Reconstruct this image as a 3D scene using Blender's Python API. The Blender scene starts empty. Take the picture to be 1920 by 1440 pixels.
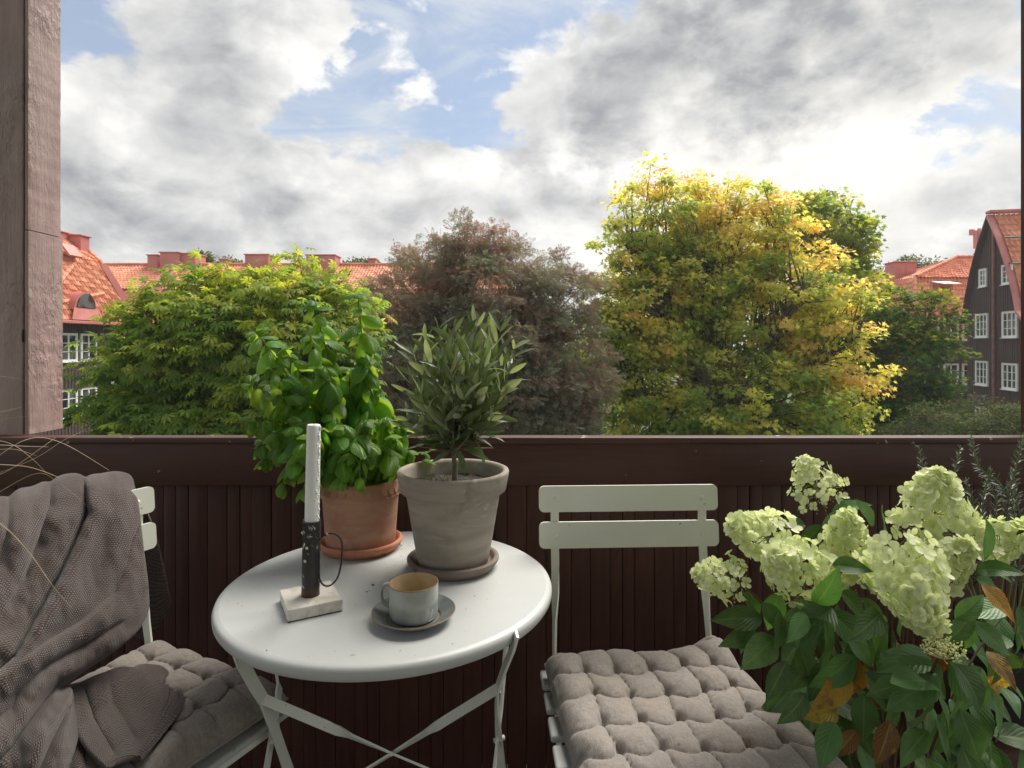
import bpy, bmesh, math, random
import numpy as np
from mathutils import Vector, Matrix, noise as mnoise

random.seed(7)
rng = np.random.default_rng(11)
S = bpy.context.scene
COL = S.collection
R = math.radians
EYE = 1.19            # lens height above the balcony floor (floor is z = 0)
FPX = 1113.0          # focal length in pixels of the 1920 px wide photograph

# ------------------------------------------------------------------ camera, world, sun, exposure
cam_d = bpy.data.cameras.new('camera')
cam = bpy.data.objects.new('camera', cam_d)
COL.objects.link(cam)
cam.location = (0, 0, EYE)
cam.rotation_euler = (R(90), 0, 0)
cam_d.sensor_width = 36.0
cam_d.lens = FPX / 1920 * 36
cam_d.shift_y = -75 / 1920
cam_d.clip_start = 0.02
cam_d.clip_end = 2000
S.camera = cam

S.view_settings.view_transform = 'Standard'
S.view_settings.look = 'None'
S.view_settings.exposure = 0.52
S.view_settings.gamma = 1.0
S.view_settings.use_curve_mapping = False

SUN_AZ, SUN_EL = R(40), R(56)        # azimuth measured from +Y towards +X
sun_dir = Vector((math.sin(SUN_AZ) * math.cos(SUN_EL), math.cos(SUN_AZ) * math.cos(SUN_EL), math.sin(SUN_EL)))
sd = bpy.data.lights.new('sun', 'SUN')
sd.energy = 4.5
sd.angle = R(38)                     # sun veiled by thin cloud
sd.color = (1.0, 0.94, 0.84)
sun = bpy.data.objects.new('sun', sd)
sun.rotation_euler = (-sun_dir).to_track_quat('-Z', 'Y').to_euler()
COL.objects.link(sun)


def pdir(px, py):
    v = Vector(((px - 960) / FPX, 1.0, (645 - py) / FPX))
    return v.normalized()


def at(px, py, Y):
    return Vector(((px - 960) / FPX * Y, Y, EYE - (py - 645) / FPX * Y))


# ---- node helper
class NT:
    def __init__(s, tree):
        s.t = tree; s.n = tree.nodes; s.l = tree.links

    def node(s, typ, **kw):
        n = s.n.new(typ)
        for k, v in kw.items():
            if k.startswith('i_'):
                key = k[2:]
                key = int(key) if key.isdigit() else key.replace('_', ' ')
                s.set(n, key, v)
            else:
                setattr(n, k, v)
        return n

    def set(s, n, key, v):
        inp = n.inputs[key]
        if isinstance(v, bpy.types.NodeSocket):
            s.l.new(v, inp)
        else:
            if isinstance(v, (tuple, list)) and len(v) == 3 and inp.type == 'RGBA':
                v = (*v, 1)
            inp.default_value = v

    def math(s, op, a, b=None, clamp=False):
        n = s.n.new('ShaderNodeMath'); n.operation = op; n.use_clamp = clamp
        s.set(n, 0, a)
        if b is not None: s.set(n, 1, b)
        return n.outputs[0]

    def vmath(s, op, a, b=None, out=0):
        n = s.n.new('ShaderNodeVectorMath'); n.operation = op
        s.set(n, 0, a)
        if b is not None: s.set(n, 1, b)
        return n.outputs[out]

    def mix(s, f, a, b, blend='MIX'):
        n = s.n.new('ShaderNodeMix'); n.data_type = 'RGBA'; n.blend_type = blend
        s.set(n, 0, f); s.set(n, 6, a); s.set(n, 7, b)
        return n.outputs[2]

    def ramp(s, f, lo, hi, a=0.0, b=1.0, smooth=True):
        n = s.n.new('ShaderNodeMapRange')
        n.interpolation_type = 'SMOOTHSTEP' if smooth else 'LINEAR'
        s.set(n, 0, f); s.set(n, 1, lo); s.set(n, 2, hi); s.set(n, 3, a); s.set(n, 4, b)
        return n.outputs[0]

    def noise(s, vec, scale, detail=4, rough=0.55, dist=0.0, out=0):
        n = s.n.new('ShaderNodeTexNoise')
        if vec is not None: s.set(n, 'Vector', vec)
        s.set(n, 'Scale', scale); s.set(n, 'Detail', detail); s.set(n, 'Roughness', rough); s.set(n, 'Distortion', dist)
        return n.outputs[out]

    def mapping(s, vec, scale=(1, 1, 1), loc=(0, 0, 0)):
        n = s.n.new('ShaderNodeMapping')
        s.set(n, 'Vector', vec); s.set(n, 'Scale', scale); s.set(n, 'Location', loc)
        return n.outputs[0]


# ------------------------------------------------------------------ sky: Nishita blue under broken cloud
W = bpy.data.worlds.new('World')
S.world = W
W.use_nodes = True
W.node_tree.nodes.clear()
w = NT(W.node_tree)
dirv = w.node('ShaderNodeTexCoord').outputs['Generated']
sky = w.node('ShaderNodeTexSky')
sky.sky_type = 'NISHITA'; sky.sun_disc = False
sky.sun_elevation = SUN_EL; sky.sun_rotation = SUN_AZ
sky.air_density = 1.0; sky.dust_density = 0.6; sky.ozone_density = 2.0
veil = w.ramp(w.noise(w.mapping(dirv, scale=(1.0, 2.2, 3.0)), 2.6, 8, .62, .8), 0.42, 0.72, 0.0, 0.6)     # thin high cloud over the blue
bg_blue = w.node('ShaderNodeBackground', i_Color=sky.outputs[0], i_Strength=0.095)
bg_veil = w.node('ShaderNodeBackground', i_Color=(0.62, 0.66, 0.70, 1), i_Strength=0.84)
bg_sky = w.node('ShaderNodeMixShader'); w.set(bg_sky, 0, w.math('ADD', veil, 0.34)); w.l.new(bg_blue.outputs[0], bg_sky.inputs[1]); w.l.new(bg_veil.outputs[0], bg_sky.inputs[2])


wn = w.noise(w.mapping(dirv, scale=(1, 1, 1.5)), 4.2, 9, 0.6, 0.2, out=1)
warp = w.vmath('SCALE', w.vmath('SUBTRACT', wn, (0.5, 0.5, 0.5)))
warp.node.inputs[3].default_value = 0.42
wdir = w.vmath('NORMALIZE', w.vmath('ADD', dirv, warp))


def blob(px, py, r_deg, soft=1.0):
    """1 at the direction of a point of the sky, falling to 0 at r_deg away from it."""
    d = w.vmath('DOT_PRODUCT', wdir, tuple(pdir(px, py)), out=1)
    return w.ramp(d, math.cos(R(r_deg)), 1.0 - (1 - math.cos(R(r_deg))) * 0.02 * soft)


def cloud_density(vec):
    p = w.mapping(vec, scale=(1.0, 1.0, 1.7), loc=(3.1, 0.4, 1.7))
    big = w.noise(p, 2.7, 3, 0.5, 0.15)
    det = w.noise(p, 8.0, 10, 0.57, 0.25)
    return w.math('ADD', w.math('MULTIPLY', big, 0.5), w.math('MULTIPLY', det, 0.5))


off = tuple(sun_dir * 0.05 + Vector((0, 0, 0.03)))
n0 = cloud_density(dirv)
n1 = cloud_density(w.vmath('ADD', dirv, off))
dens = w.math('MULTIPLY_ADD', n0, 3.0); dens.node.inputs[2].default_value = -1.0
dz = w.node('ShaderNodeSeparateXYZ', i_Vector=dirv).outputs[2]
dens = w.math('ADD', dens, w.ramp(dz, 0.34, 0.08, 0.0, 0.34))     # cover closes up towards the horizon
for px, py, r, a in [(820, 80, 9, -.20), (660, 215, 7, -.24), (870, 215, 6, -.17), (740, 150, 6, -.16), (620, 200, 7, -.13), (960, 300, 5, -.16), (230, 70, 7, -.05), (1000, 40, 9, -.05),
                     (1840, 235, 7, -.19), (1770, 300, 5, -.14), (1150, 60, 8, -.06),
                     (1080, 160, 11, .16), (1300, 130, 13, .20), (1560, 70, 14, .22), (1830, 40, 13, .2),
                     (500, 330, 20, .16), (300, 250, 18, .12), (900, 400, 16, .12), (500, 60, 10, .12), (1250, 380, 18, .16), (1600, 350, 15, .14)]:
    dens = w.math('ADD', dens, w.math('MULTIPLY', blob(px, py, r), a))
mask = w.ramp(dens, 0.36, 0.60)
lit = w.math('MULTIPLY_ADD', w.math('SUBTRACT', n0, n1), 4.6)
lit.node.inputs[2].default_value = 0.70
thick = w.ramp(dens, 0.55, 0.86)
dark = None
for px, py, r, a in [(1010, 190, 7, .7), (1170, 165, 8, 1.15), (1370, 130, 9, 1.35), (1540, 75, 9, 1.3), (1780, 15, 9, 1.0), (1880, 340, 8, .75), (330, 330, 10, .6), (420, 260, 9, .4), (250, 120, 10, .3), (780, 330, 8, .2), (1790, 385, 6, .6), (140, 260, 8, .2)]:
    b = w.math('MULTIPLY', blob(px, py, r), a)
    dark = b if dark is None else w.math('MAXIMUM', dark, b)
tex = w.ramp(n0, 0.38, 0.58, 0.25, 1.35, smooth=False)
dark = w.math('MULTIPLY', dark, tex)
thick = w.math('MULTIPLY', thick, 0.14)
shade = w.math('SUBTRACT', lit, w.math('ADD', thick, w.math('MULTIPLY', dark, 0.85)))
glow = w.math('MULTIPLY', blob(1530, 285, 19), w.math('SUBTRACT', 1.0, w.math('MULTIPLY', dark, 0.8), clamp=True))
shade = w.math('ADD', shade, w.math('MULTIPLY', glow, 0.30))
shade = w.ramp(shade, -0.45, 0.95, 0.0, 1.0, smooth=False)
ccol = w.mix(shade, (0.34, 0.35, 0.375), (0.93, 0.92, 0.89))
ccol = w.mix(w.math('MULTIPLY', glow, 0.45), ccol, (0.98, 0.95, 0.86))
bg_cloud = w.node('ShaderNodeBackground', i_Color=ccol, i_Strength=0.80)
ms = w.node('ShaderNodeMixShader')
w.set(ms, 0, mask); w.l.new(bg_sky.outputs[0], ms.inputs[1]); w.l.new(bg_cloud.outputs[0], ms.inputs[2])
wo = w.node('ShaderNodeOutputWorld')
w.l.new(ms.outputs[0], wo.inputs[0])


# ------------------------------------------------------------------ object helpers
def tag(o, label=None, cat=None, group=None, kind=None):
    if label: o['label'] = label
    if cat: o['category'] = cat
    if group: o['group'] = group
    if kind: o['kind'] = kind
    return o


def thing(name, label, cat, loc=(0, 0, 0), rz=0.0, group=None):
    o = bpy.data.objects.new(name, None)
    o.empty_display_size = 0.1
    o.location = loc; o.rotation_euler = (0, 0, rz)
    COL.objects.link(o)
    return tag(o, label, cat, group)


def put(name, mesh, parent=None, mtx=None):
    o = bpy.data.objects.new(name, mesh)
    if parent is not None: o.parent = parent
    if mtx is not None: o.matrix_local = mtx
    COL.objects.link(o)
    return o


def copy_tree(o, parent=None):
    c = o.copy(); COL.objects.link(c)
    if parent is not None:
        c.parent = parent
        c.matrix_parent_inverse = Matrix.Identity(4)
    for ch in list(o.children): copy_tree(ch, c)
    return c


class MB:
    """Collects shapes and links them as ONE mesh object. off is subtracted from every vertex."""
    def __init__(s, off=(0, 0, 0)):
        s.v = []; s.f = []; s.uv = {}; s.off = Vector(off)

    def add(s, verts, faces, uvs=None):
        b = len(s.v)
        for i, p in enumerate(verts):
            s.v.append(tuple(Vector(p) - s.off))
            if uvs is not None: s.uv[b + i] = uvs[i]
        s.f += [tuple(b + i for i in f) for f in faces]
        return s

    def box(s, c, size, bevel=0.0, rot=None, seg=2):
        bm = bmesh.new()
        bmesh.ops.create_cube(bm, size=1.0)
        for v in bm.verts: v.co = Vector((v.co.x * size[0], v.co.y * size[1], v.co.z * size[2]))
        if bevel > 0:
            bmesh.ops.bevel(bm, geom=bm.edges[:], offset=bevel, segments=seg, affect='EDGES', profile=0.5)
        m = Matrix.Translation(Vector(c)) @ (rot.to_4x4() if rot is not None else Matrix.Identity(4))
        bm.verts.index_update()
        s.add([m @ v.co for v in bm.verts], [[v.index for v in f.verts] for f in bm.faces])
        bm.free(); return s

    def tube(s, pts, rad, n=8, cap=True, closed=False):
        pts = [Vector(p) for p in pts]
        if not hasattr(rad, '__len__'): rad = [rad] * len(pts)
        rings = []; prev = None
        N = len(pts)
        for i, p in enumerate(pts):
            if closed: t = pts[(i + 1) % N] - pts[i - 1]
            else: t = pts[min(i + 1, N - 1)] - pts[max(i - 1, 0)]
            if t.length < 1e-9: t = Vector((0, 0, 1))
            t.normalize()
            if prev is None:
                prev = t.orthogonal().normalized()
            prev = (prev - t * prev.dot(t))
            prev = prev.normalized() if prev.length > 1e-6 else t.orthogonal().normalized()
            b = t.cross(prev)
            rings.append([p + (prev * math.cos(2 * math.pi * k / n) + b * math.sin(2 * math.pi * k / n)) * rad[i] for k in range(n)])
        vs = [q for r in rings for q in r]; fs = []
        for i in range(N if closed else N - 1):
            j = (i + 1) % N
            for k in range(n):
                fs.append((i * n + k, i * n + (k + 1) % n, j * n + (k + 1) % n, j * n + k))
        if cap and not closed:
            fs.append(tuple(range(n))[::-1]); fs.append(tuple((N - 1) * n + k for k in range(n)))
        s.add(vs, fs); return s

    def bar(s, pts, wdirs, w, t):
        """flat strip of section w x t swept along pts; wdirs give the width direction at each point"""
        pts = [Vector(p) for p in pts]; vs = []; fs = []; N = len(pts)
        for i, p in enumerate(pts):
            T = (pts[min(i + 1, N - 1)] - pts[max(i - 1, 0)]).normalized()
            wd = Vector(wdirs[i]); wd = (wd - T * wd.dot(T)).normalized()
            nn = T.cross(wd)
            for a, b in ((-1, -1), (1, -1), (1, 1), (-1, 1)):
                vs.append(p + wd * a * w / 2 + nn * b * t / 2)
        for i in range(N - 1):
            for k in range(4):
                fs.append((i * 4 + k, i * 4 + (k + 1) % 4, i * 4 + 4 + (k + 1) % 4, i * 4 + 4 + k))
        fs.append((3, 2, 1, 0)); e = (N - 1) * 4; fs.append((e, e + 1, e + 2, e + 3))
        s.add(vs, fs); return s

    def lathe(s, prof, c=(0, 0, 0), n=48, mtx=None, wob=0.0):
        """prof: list of (radius, z); radius 0 ends make a pole"""
        c = Vector(c); vs = []; fs = []; idx = []
        for (r, z) in prof:
            if r < 1e-7:
                idx.append([len(vs)]); vs.append(Vector((0, 0, z)))
            else:
                row = []
                for k in range(n):
                    a = 2 * math.pi * k / n
                    rr = r * (1 + wob * mnoise.noise(Vector((math.cos(a) * 1.3, math.sin(a) * 1.3, z * 30))))
                    row.append(len(vs)); vs.append(Vector((rr * math.cos(a), rr * math.sin(a), z)))
                idx.append(row)
        for A, B in zip(idx[:-1], idx[1:]):
            for k in range(n):
                k2 = (k + 1) % n
                if len(A) == 1 and len(B) == 1: continue
                if len(A) == 1: fs.append((A[0], B[k2], B[k])[::-1])
                elif len(B) == 1: fs.append((A[k], A[k2], B[0]))
                else: fs.append((A[k], A[k2], B[k2], B[k]))
        if mtx is not None: vs = [mtx @ v for v in vs]
        s.add([v + c for v in vs], fs); return s

    def grid(s, P, flip=False, uv=True):
        """P[i][j] points"""
        m = len(P); n = len(P[0]); vs = [p for r in P for p in r]; fs = []
        for i in range(m - 1):
            for j in range(n - 1):
                f = (i * n + j, i * n + j + 1, (i + 1) * n + j + 1, (i + 1) * n + j)
                fs.append(f[::-1] if flip else f)
        uvs = [(j / (n - 1), i / (m - 1)) for i in range(m) for j in range(n)] if uv else None
        s.add(vs, fs, uvs); return s

    def prism(s, poly, z0, z1, axis='z', mtx=None):
        n = len(poly)
        vs = [Vector((x, y, z0)) for x, y in poly] + [Vector((x, y, z1)) for x, y in poly]
        if mtx is not None: vs = [mtx @ v for v in vs]
        fs = [tuple(range(n))[::-1], tuple(range(n, 2 * n))] + [(i, (i + 1) % n, n + (i + 1) % n, n + i) for i in range(n)]
        s.add(vs, fs); return s

    def mesh(s, name, mat, smooth=True, angle=35):
        me = bpy.data.meshes.new(name)
        me.from_pydata(s.v, [], s.f)
        if s.uv:
            ul = me.uv_layers.new(name='UVMap')
            li = np.empty(len(me.loops), dtype=np.int32); me.loops.foreach_get('vertex_index', li)
            arr = np.zeros((len(s.v), 2), dtype=np.float32)
            for k, u in s.uv.items(): arr[k] = u
            ul.data.foreach_set('uv', arr[li].ravel())
        if mat is not None: me.materials.append(mat)
        if smooth:
            me.polygons.foreach_set('use_smooth', [True] * len(me.polygons))
            me.set_sharp_from_angle(angle=R(angle))
        me.update()
        return me

    def build(s, name, mat, parent=None, smooth=True, angle=35, mtx=None):
        return put(name, s.mesh(name, mat, smooth, angle), parent, mtx)


# ------------------------------------------------------------------ materials
def new_mat(name):
    m = bpy.data.materials.new(name); m.use_nodes = True
    m.node_tree.nodes.clear()
    return m, NT(m.node_tree)


def out(nt, sh, disp=None):
    o = nt.node('ShaderNodeOutputMaterial'); nt.l.new(sh, o.inputs[0])


def bump(nt, h, strength=0.3, dist=0.002, nrm=None):
    b = nt.node('ShaderNodeBump'); nt.set(b, 'Height', h); nt.set(b, 'Strength', strength); nt.set(b, 'Distance', dist)
    if nrm is not None: nt.l.new(nrm, b.inputs['Normal'])
    return b.outputs[0]


def principled(nt, col, rough=0.5, nrm=None, **kw):
    p = nt.node('ShaderNodeBsdfPrincipled')
    nt.set(p, 'Base Color', col); nt.set(p, 'Roughness', rough)
    for k, v in kw.items(): nt.set(p, k.replace('_', ' '), v)
    if nrm is not None: nt.l.new(nrm, p.inputs['Normal'])
    return p.outputs[0]


def simple(name, c1, c2=None, scale=8, rough=0.5, bscale=60, bstr=0.1, bdist=0.001, stretch=(1, 1, 1), coord='Object', detail=5, lo=0.35, hi=0.65, spec=0.5, metallic=0.0, rvar=0.0):
    m, nt = new_mat(name)
    tc = nt.node('ShaderNodeTexCoord').outputs[coord]
    v = nt.mapping(tc, scale=stretch)
    col = c1
    n1 = nt.noise(v, scale, detail)
    if c2 is not None: col = nt.mix(nt.ramp(n1, lo, hi), (*c1, 1), (*c2, 1))
    nrm = bump(nt, nt.noise(v, bscale, 4), bstr, bdist) if bstr else None
    rr = rough
    if rvar: rr = nt.ramp(nt.noise(v, scale * 2.3, 4), 0.3, 0.7, rough - rvar, rough + rvar)
    out(nt, principled(nt, col, rr, nrm, Specular_IOR_Level=spec, Metallic=metallic))
    return m


def leaf_mat(name, c1, c2, vein=None, trans=0.35, rough=0.4, hue=0.03, val=0.5, tcol=None, back=None, blot=None, spec=0.5, bumpy=0.0, object_random=True):
    """leaf with random tone per object, paler midrib (uv), light coming through from behind"""
    m, nt = new_mat(name)
    uv = nt.node('ShaderNodeUVMap').outputs[0]
    sx = nt.node('ShaderNodeSeparateXYZ', i_Vector=uv)
    rnd = nt.node('ShaderNodeObjectInfo').outputs['Random']
    col = nt.mix(rnd, (*c1, 1), (*c2, 1))
    tc = nt.node('ShaderNodeTexCoord').outputs['Object']
    nse = nt.noise(tc, 3.0, 4)
    col = nt.mix(nt.ramp(nse, 0.35, 0.7, 0, 0.45), col, (*[min(1, c * 1.5) for c in c2], 1))
    if blot is not None:
        wn = nt.node('ShaderNodeTexWhiteNoise', noise_dimensions='1D'); nt.set(wn, 'W', rnd)
        th = nt.math('MULTIPLY_ADD', nt.math('ADD', nse, nt.math('MULTIPLY', wn.outputs[0], 0.35)), 1.0); th.node.inputs[2].default_value = -0.1
        col = nt.mix(nt.ramp(th, 0.45, 0.62), col, (*blot, 1))
    hs = nt.node('ShaderNodeHueSaturation')
    nt.set(hs, 'Color', col)
    nt.set(hs, 'Hue', nt.ramp(rnd, 0, 1, 0.5 - hue, 0.5 + hue, smooth=False))
    wn2 = nt.node('ShaderNodeTexWhiteNoise', noise_dimensions='1D'); nt.set(wn2, 'W', nt.math('ADD', rnd, 3.7))
    nt.set(hs, 'Value', nt.ramp(wn2.outputs[0], 0, 1, 1 - val / 2, 1 + val / 2, smooth=False))
    col = hs.outputs[0]
    ad = nt.math('ABSOLUTE', nt.math('SUBTRACT', sx.outputs[0], 0.5))
    if vein is not None:
        mid = nt.ramp(ad, 0.018, 0.05, 1, 0)
        sv = nt.math('SUBTRACT', nt.math('MULTIPLY', sx.outputs[1], 9.0), nt.math('MULTIPLY', ad, 7.0))
        side = nt.ramp(nt.math('ABSOLUTE', nt.math('SUBTRACT', nt.math('FRACT', sv), 0.5)), 0.03, 0.10, 0.32, 0)
        vv = nt.math('MAXIMUM', mid, side)
        col = nt.mix(nt.math('MULTIPLY', vv, 0.6), col, (*vein, 1))
    if back is not None:
        geo = nt.node('ShaderNodeNewGeometry').outputs['Backfacing']
        col = nt.mix(geo, col, (*back, 1))
    nrm = None
    if bumpy:
        sv = nt.math('SUBTRACT', nt.math('MULTIPLY', sx.outputs[1], 9.0), nt.math('MULTIPLY', ad, 7.0))
        hgt = nt.math('ABSOLUTE', nt.math('SINE', nt.math('MULTIPLY', sv, math.pi)))
        hgt = nt.math('MULTIPLY', hgt, nt.ramp(ad, 0.0, 0.15))
        nrm = bump(nt, hgt, bumpy, 0.004)
    p = principled(nt, col, rough, nrm, Specular_IOR_Level=spec)
    t = nt.node('ShaderNodeBsdfTranslucent')
    nt.set(t, 'Color', nt.mix(1.0, col, (*(tcol or (1.6, 1.7, 0.7)), 1), 'MULTIPLY'))
    ms = nt.node('ShaderNodeMixShader'); nt.set(ms, 0, trans); nt.l.new(p, ms.inputs[1]); nt.l.new(t.outputs[0], ms.inputs[2])
    out(nt, ms.outputs[0])
    return m


def crown_mat(name, trans=0.4, rough=0.55, tcol=(1.35, 1.4, 0.75), spec=0.3):
    """tree leaves: the leaf's own hue comes from a colour attribute"""
    m, nt = new_mat(name)
    col = nt.node('ShaderNodeAttribute', attribute_name='hue').outputs[0]
    p = principled(nt, col, rough, None, Specular_IOR_Level=spec)
    t = nt.node('ShaderNodeBsdfTranslucent'); nt.set(t, 'Color', nt.mix(1.0, col, (*tcol, 1), 'MULTIPLY'))
    ms = nt.node('ShaderNodeMixShader'); nt.set(ms, 0, trans); nt.l.new(p, ms.inputs[1]); nt.l.new(t.outputs[0], ms.inputs[2])
    out(nt, ms.outputs[0])
    return m


# ------------------------------------------------------------------ ground
GZ = -5.4
M = {}
M['lawn'] = simple('lawn', (0.035, 0.065, 0.018), (0.06, 0.085, 0.025), 0.4, 0.9, 8, 0.6, 0.05)
g = MB(); n_ = 24
g.grid([[Vector((-300 + 600 * i / n_, -60 + 660 * j / n_, GZ)) for i in range(n_ + 1)] for j in range(n_ + 1)])
tag(g.build('lawn', M['lawn']), kind='structure')

# ------------------------------------------------------------------ houses across the courtyard
M['brown_wood'] = simple('brown_wood', (0.064, 0.037, 0.037), (0.09, 0.054, 0.053), 3, 0.75, 20, 0.3, 0.004, stretch=(6, 6, 0.4))
M['tile'] = simple('clay_tile', (0.50, 0.175, 0.09), (0.66, 0.28, 0.16), 1.6, 0.75, 30, 0.2, 0.004, detail=9, lo=0.3, hi=0.7)
M['red_tin'] = simple('red_sheet_metal', (0.45, 0.14, 0.125), (0.52, 0.19, 0.165), 0.9, 0.45, 3, 0.15, 0.01, spec=0.5)
M['white_paint'] = simple('white_window_paint', (0.84, 0.85, 0.84), (0.78, 0.79, 0.78), 5, 0.5, 30, 0.05)
M['zinc'] = simple('grey_gutter_metal', (0.16, 0.15, 0.145), (0.22, 0.2, 0.19), 4, 0.5, 30, 0.05, metallic=0.3)


def glass_mat():
    m, nt = new_mat('window_glass')
    tc = nt.node('ShaderNodeTexCoord').outputs['Object']
    c = nt.mix(nt.ramp(nt.noise(tc, 1.7, 2), 0.4, 0.62), (0.012, 0.014, 0.016, 1), (0.11, 0.115, 0.115, 1))
    nrm = bump(nt, nt.noise(tc, 2.5, 2), 0.12, 0.03)
    out(nt, principled(nt, c, 0.06, nrm, Specular_IOR_Level=0.6))
    return m


M['glass'] = glass_mat()


class Frame:
    """local axes of a facade: a along the wall, n outwards, z up"""
    def __init__(s, o, a):
        s.o = Vector(o); s.a = Vector((a[0], a[1], 0)).normalized(); s.n = Vector((s.a.y, -s.a.x, 0))

    def P(s, a, n, z):
        return s.o + s.a * a + s.n * n + Vector((0, 0, z))

    def rot(s):
        return Matrix((s.a, s.n, Vector((0, 0, 1)))).transposed()


def fbox(mb, fr, a0, a1, n0, n1, z0, z1, bevel=0.0):
    mb.box(fr.P((a0 + a1) / 2, (n0 + n1) / 2, (z0 + z1) / 2), (abs(a1 - a0), abs(n1 - n0), abs(z1 - z0)), bevel, fr.rot(), 1)


def cladding(mb, fr, a0, a1, z0, z1f, step=0.19):
    """boards and cover strips; z1f(a) gives the top of the board"""
    k = int(round((a1 - a0) / step)); st = (a1 - a0) / k
    for i in range(k):
        A = a0 + st * i
        z1 = z1f(A + st / 2)
        if z1 - z0 < 0.15: continue
        fbox(mb, fr, A + 0.004, A + st - 0.004, 0.0, 0.022 + 0.006 * random.random(), z0, z1)
        fbox(mb, fr, A + st - 0.028, A + st + 0.028, 0.029, 0.052, z0, min(z1, z1f(A + st)) - 0.002)


def window(fr, a, z, wd, ht, root, off, cols=3, rows=3, sill=True):
    mb = MB(off); t = 0.055
    A0, A1, Z0, Z1 = a - wd / 2, a + wd / 2, z - ht / 2, z + ht / 2
    o = 0.06
    fbox(mb, fr, A0 - o, A0 + t, 0.03, 0.11, Z0 - o, Z1 + o); fbox(mb, fr, A1 - t, A1 + o, 0.03, 0.11, Z0 - o, Z1 + o)
    fbox(mb, fr, A0 + t, A1 - t, 0.03, 0.108, Z0 - o, Z0 + t); fbox(mb, fr, A0 + t, A1 - t, 0.03, 0.108, Z1 - t, Z1 + o)
    wo_ = mb.build('window', M['white_paint'], root, smooth=False)
    mm = MB(off)
    for i in range(1, cols):
        c = A0 + wd * i / cols
        fbox(mm, fr, c - 0.035, c + 0.035, 0.03, 0.092, Z0 + t, Z1 - t)
    for i in range(cols):
        for j in range(1, rows):
            c = Z0 + ht * j / rows
            x0 = A0 + wd * i / cols + (t if i == 0 else 0.035); x1 = A0 + wd * (i + 1) / cols - (t if i == cols - 1 else 0.035)
            fbox(mm, fr, x0, x1, 0.03, 0.078, c - 0.016, c + 0.016)
    mm.build('mullion', M['white_paint'], wo_, smooth=False)
    gm = MB(off); fbox(gm, fr, A0 + 0.02, A1 - 0.02, 0.0, 0.055, Z0 + 0.02, Z1 - 0.02); gm.build('pane', M['glass'], wo_, smooth=False)
    if sill:
        sm = MB(off); fbox(sm, fr, A0 - 0.1, A1 + 0.1, 0.054, 0.17, Z0 - o - 0.04, Z0 - o - 0.003); sm.build('sill', M['white_paint'], wo_, smooth=False)
    hd = MB(off); fbox(hd, fr, A0 - 0.1, A1 + 0.1, 0.054, 0.15, Z1 + o + 0.003, Z1 + o + 0.03); hd.build('window_hood', M['brown_wood'], wo_, smooth=False)
    return wo_


def tiles(mb, e0, e1, r1, r0, pitch=0.235, course=0.36, flip=False):
    """pantiles laid from the eave edge e0-e1 up to r0-r1: every course is a rolled sheet lying on the one below"""
    e0, e1, r0, r1 = Vector(e0), Vector(e1), Vector(r0), Vector(r1)
    L = max((e1 - e0).length, (r1 - r0).length); H = ((r0 + r1) / 2 - (e0 + e1) / 2).length
    nc = max(2, int(L / pitch)); nr = max(1, int(round(H / course)))
    nrm = (e1 - e0).cross(r0 - e0)
    if nrm.length < 1e-6: nrm = (e1 - e0).cross(r1 - e0)
    nrm.normalize()
    if nrm.z < 0: nrm = -nrm
    q = 4
    for r in range(nr):
        t0, t1 = r / nr, (r + 1) / nr + 0.04 / max(H, .4)
        t1 = min(t1, 1.0)
        A = []; B = []
        for k in range(nc * q + 1):
            s_ = k / (nc * q)
            wv = (0.038 * math.cos(2 * math.pi * k / q) + 0.02 * math.sin(2 * math.pi * k / q)) + 0.012 * math.sin(k * 12.9898 // q * 78.2 + r * 4.1)
            lo = (e0.lerp(e1, s_)).lerp(r0.lerp(r1, s_), t0); hi = (e0.lerp(e1, s_)).lerp(r0.lerp(r1, s_), t1)
            A.append(lo + nrm * (0.062 + wv)); B.append(hi + nrm * (0.03 + wv))
        C = [p - nrm * 0.035 for p in A]
        mb.grid([C, A, B], flip, uv=False)


def ridge_tiles(mb, p0, p1, rad=0.13):
    p0, p1 = Vector(p0), Vector(p1); n = max(1, int((p1 - p0).length / 0.4))
    for i in range(n):
        a = p0.lerp(p1, i / n); b = p0.lerp(p1, (i + 1.12) / n)
        mb.tube([a, b], [rad, rad * 0.82], 8)


def chimney(name_parent, off, x0, x1, y0, y1, z0, z1, cap=True):
    m = MB(off); m.box(((x0 + x1) / 2, (y0 + y1) / 2, (z0 + z1) / 2), (x1 - x0, y1 - y0, z1 - z0), 0.02, None, 1)
    # standing seams of the sheet cladding
    k = max(1, int((x1 - x0) / 0.75))
    for i in range(1, k):
        xx = x0 + (x1 - x0) * i / k; m.box((xx, y0 - 0.012, (z0 + z1) / 2), (0.03, 0.03, z1 - z0 - 0.05))
    o = m.build('chimney', M['red_tin'], name_parent, smooth=False)
    c = MB(off); c.box(((x0 + x1) / 2, (y0 + y1) / 2, z1 + 0.045), (x1 - x0 + 0.16, y1 - y0 + 0.16, 0.08), 0.015, None, 1)
    c.build('chimney_cap', M['red_tin'], o, smooth=False)


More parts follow.
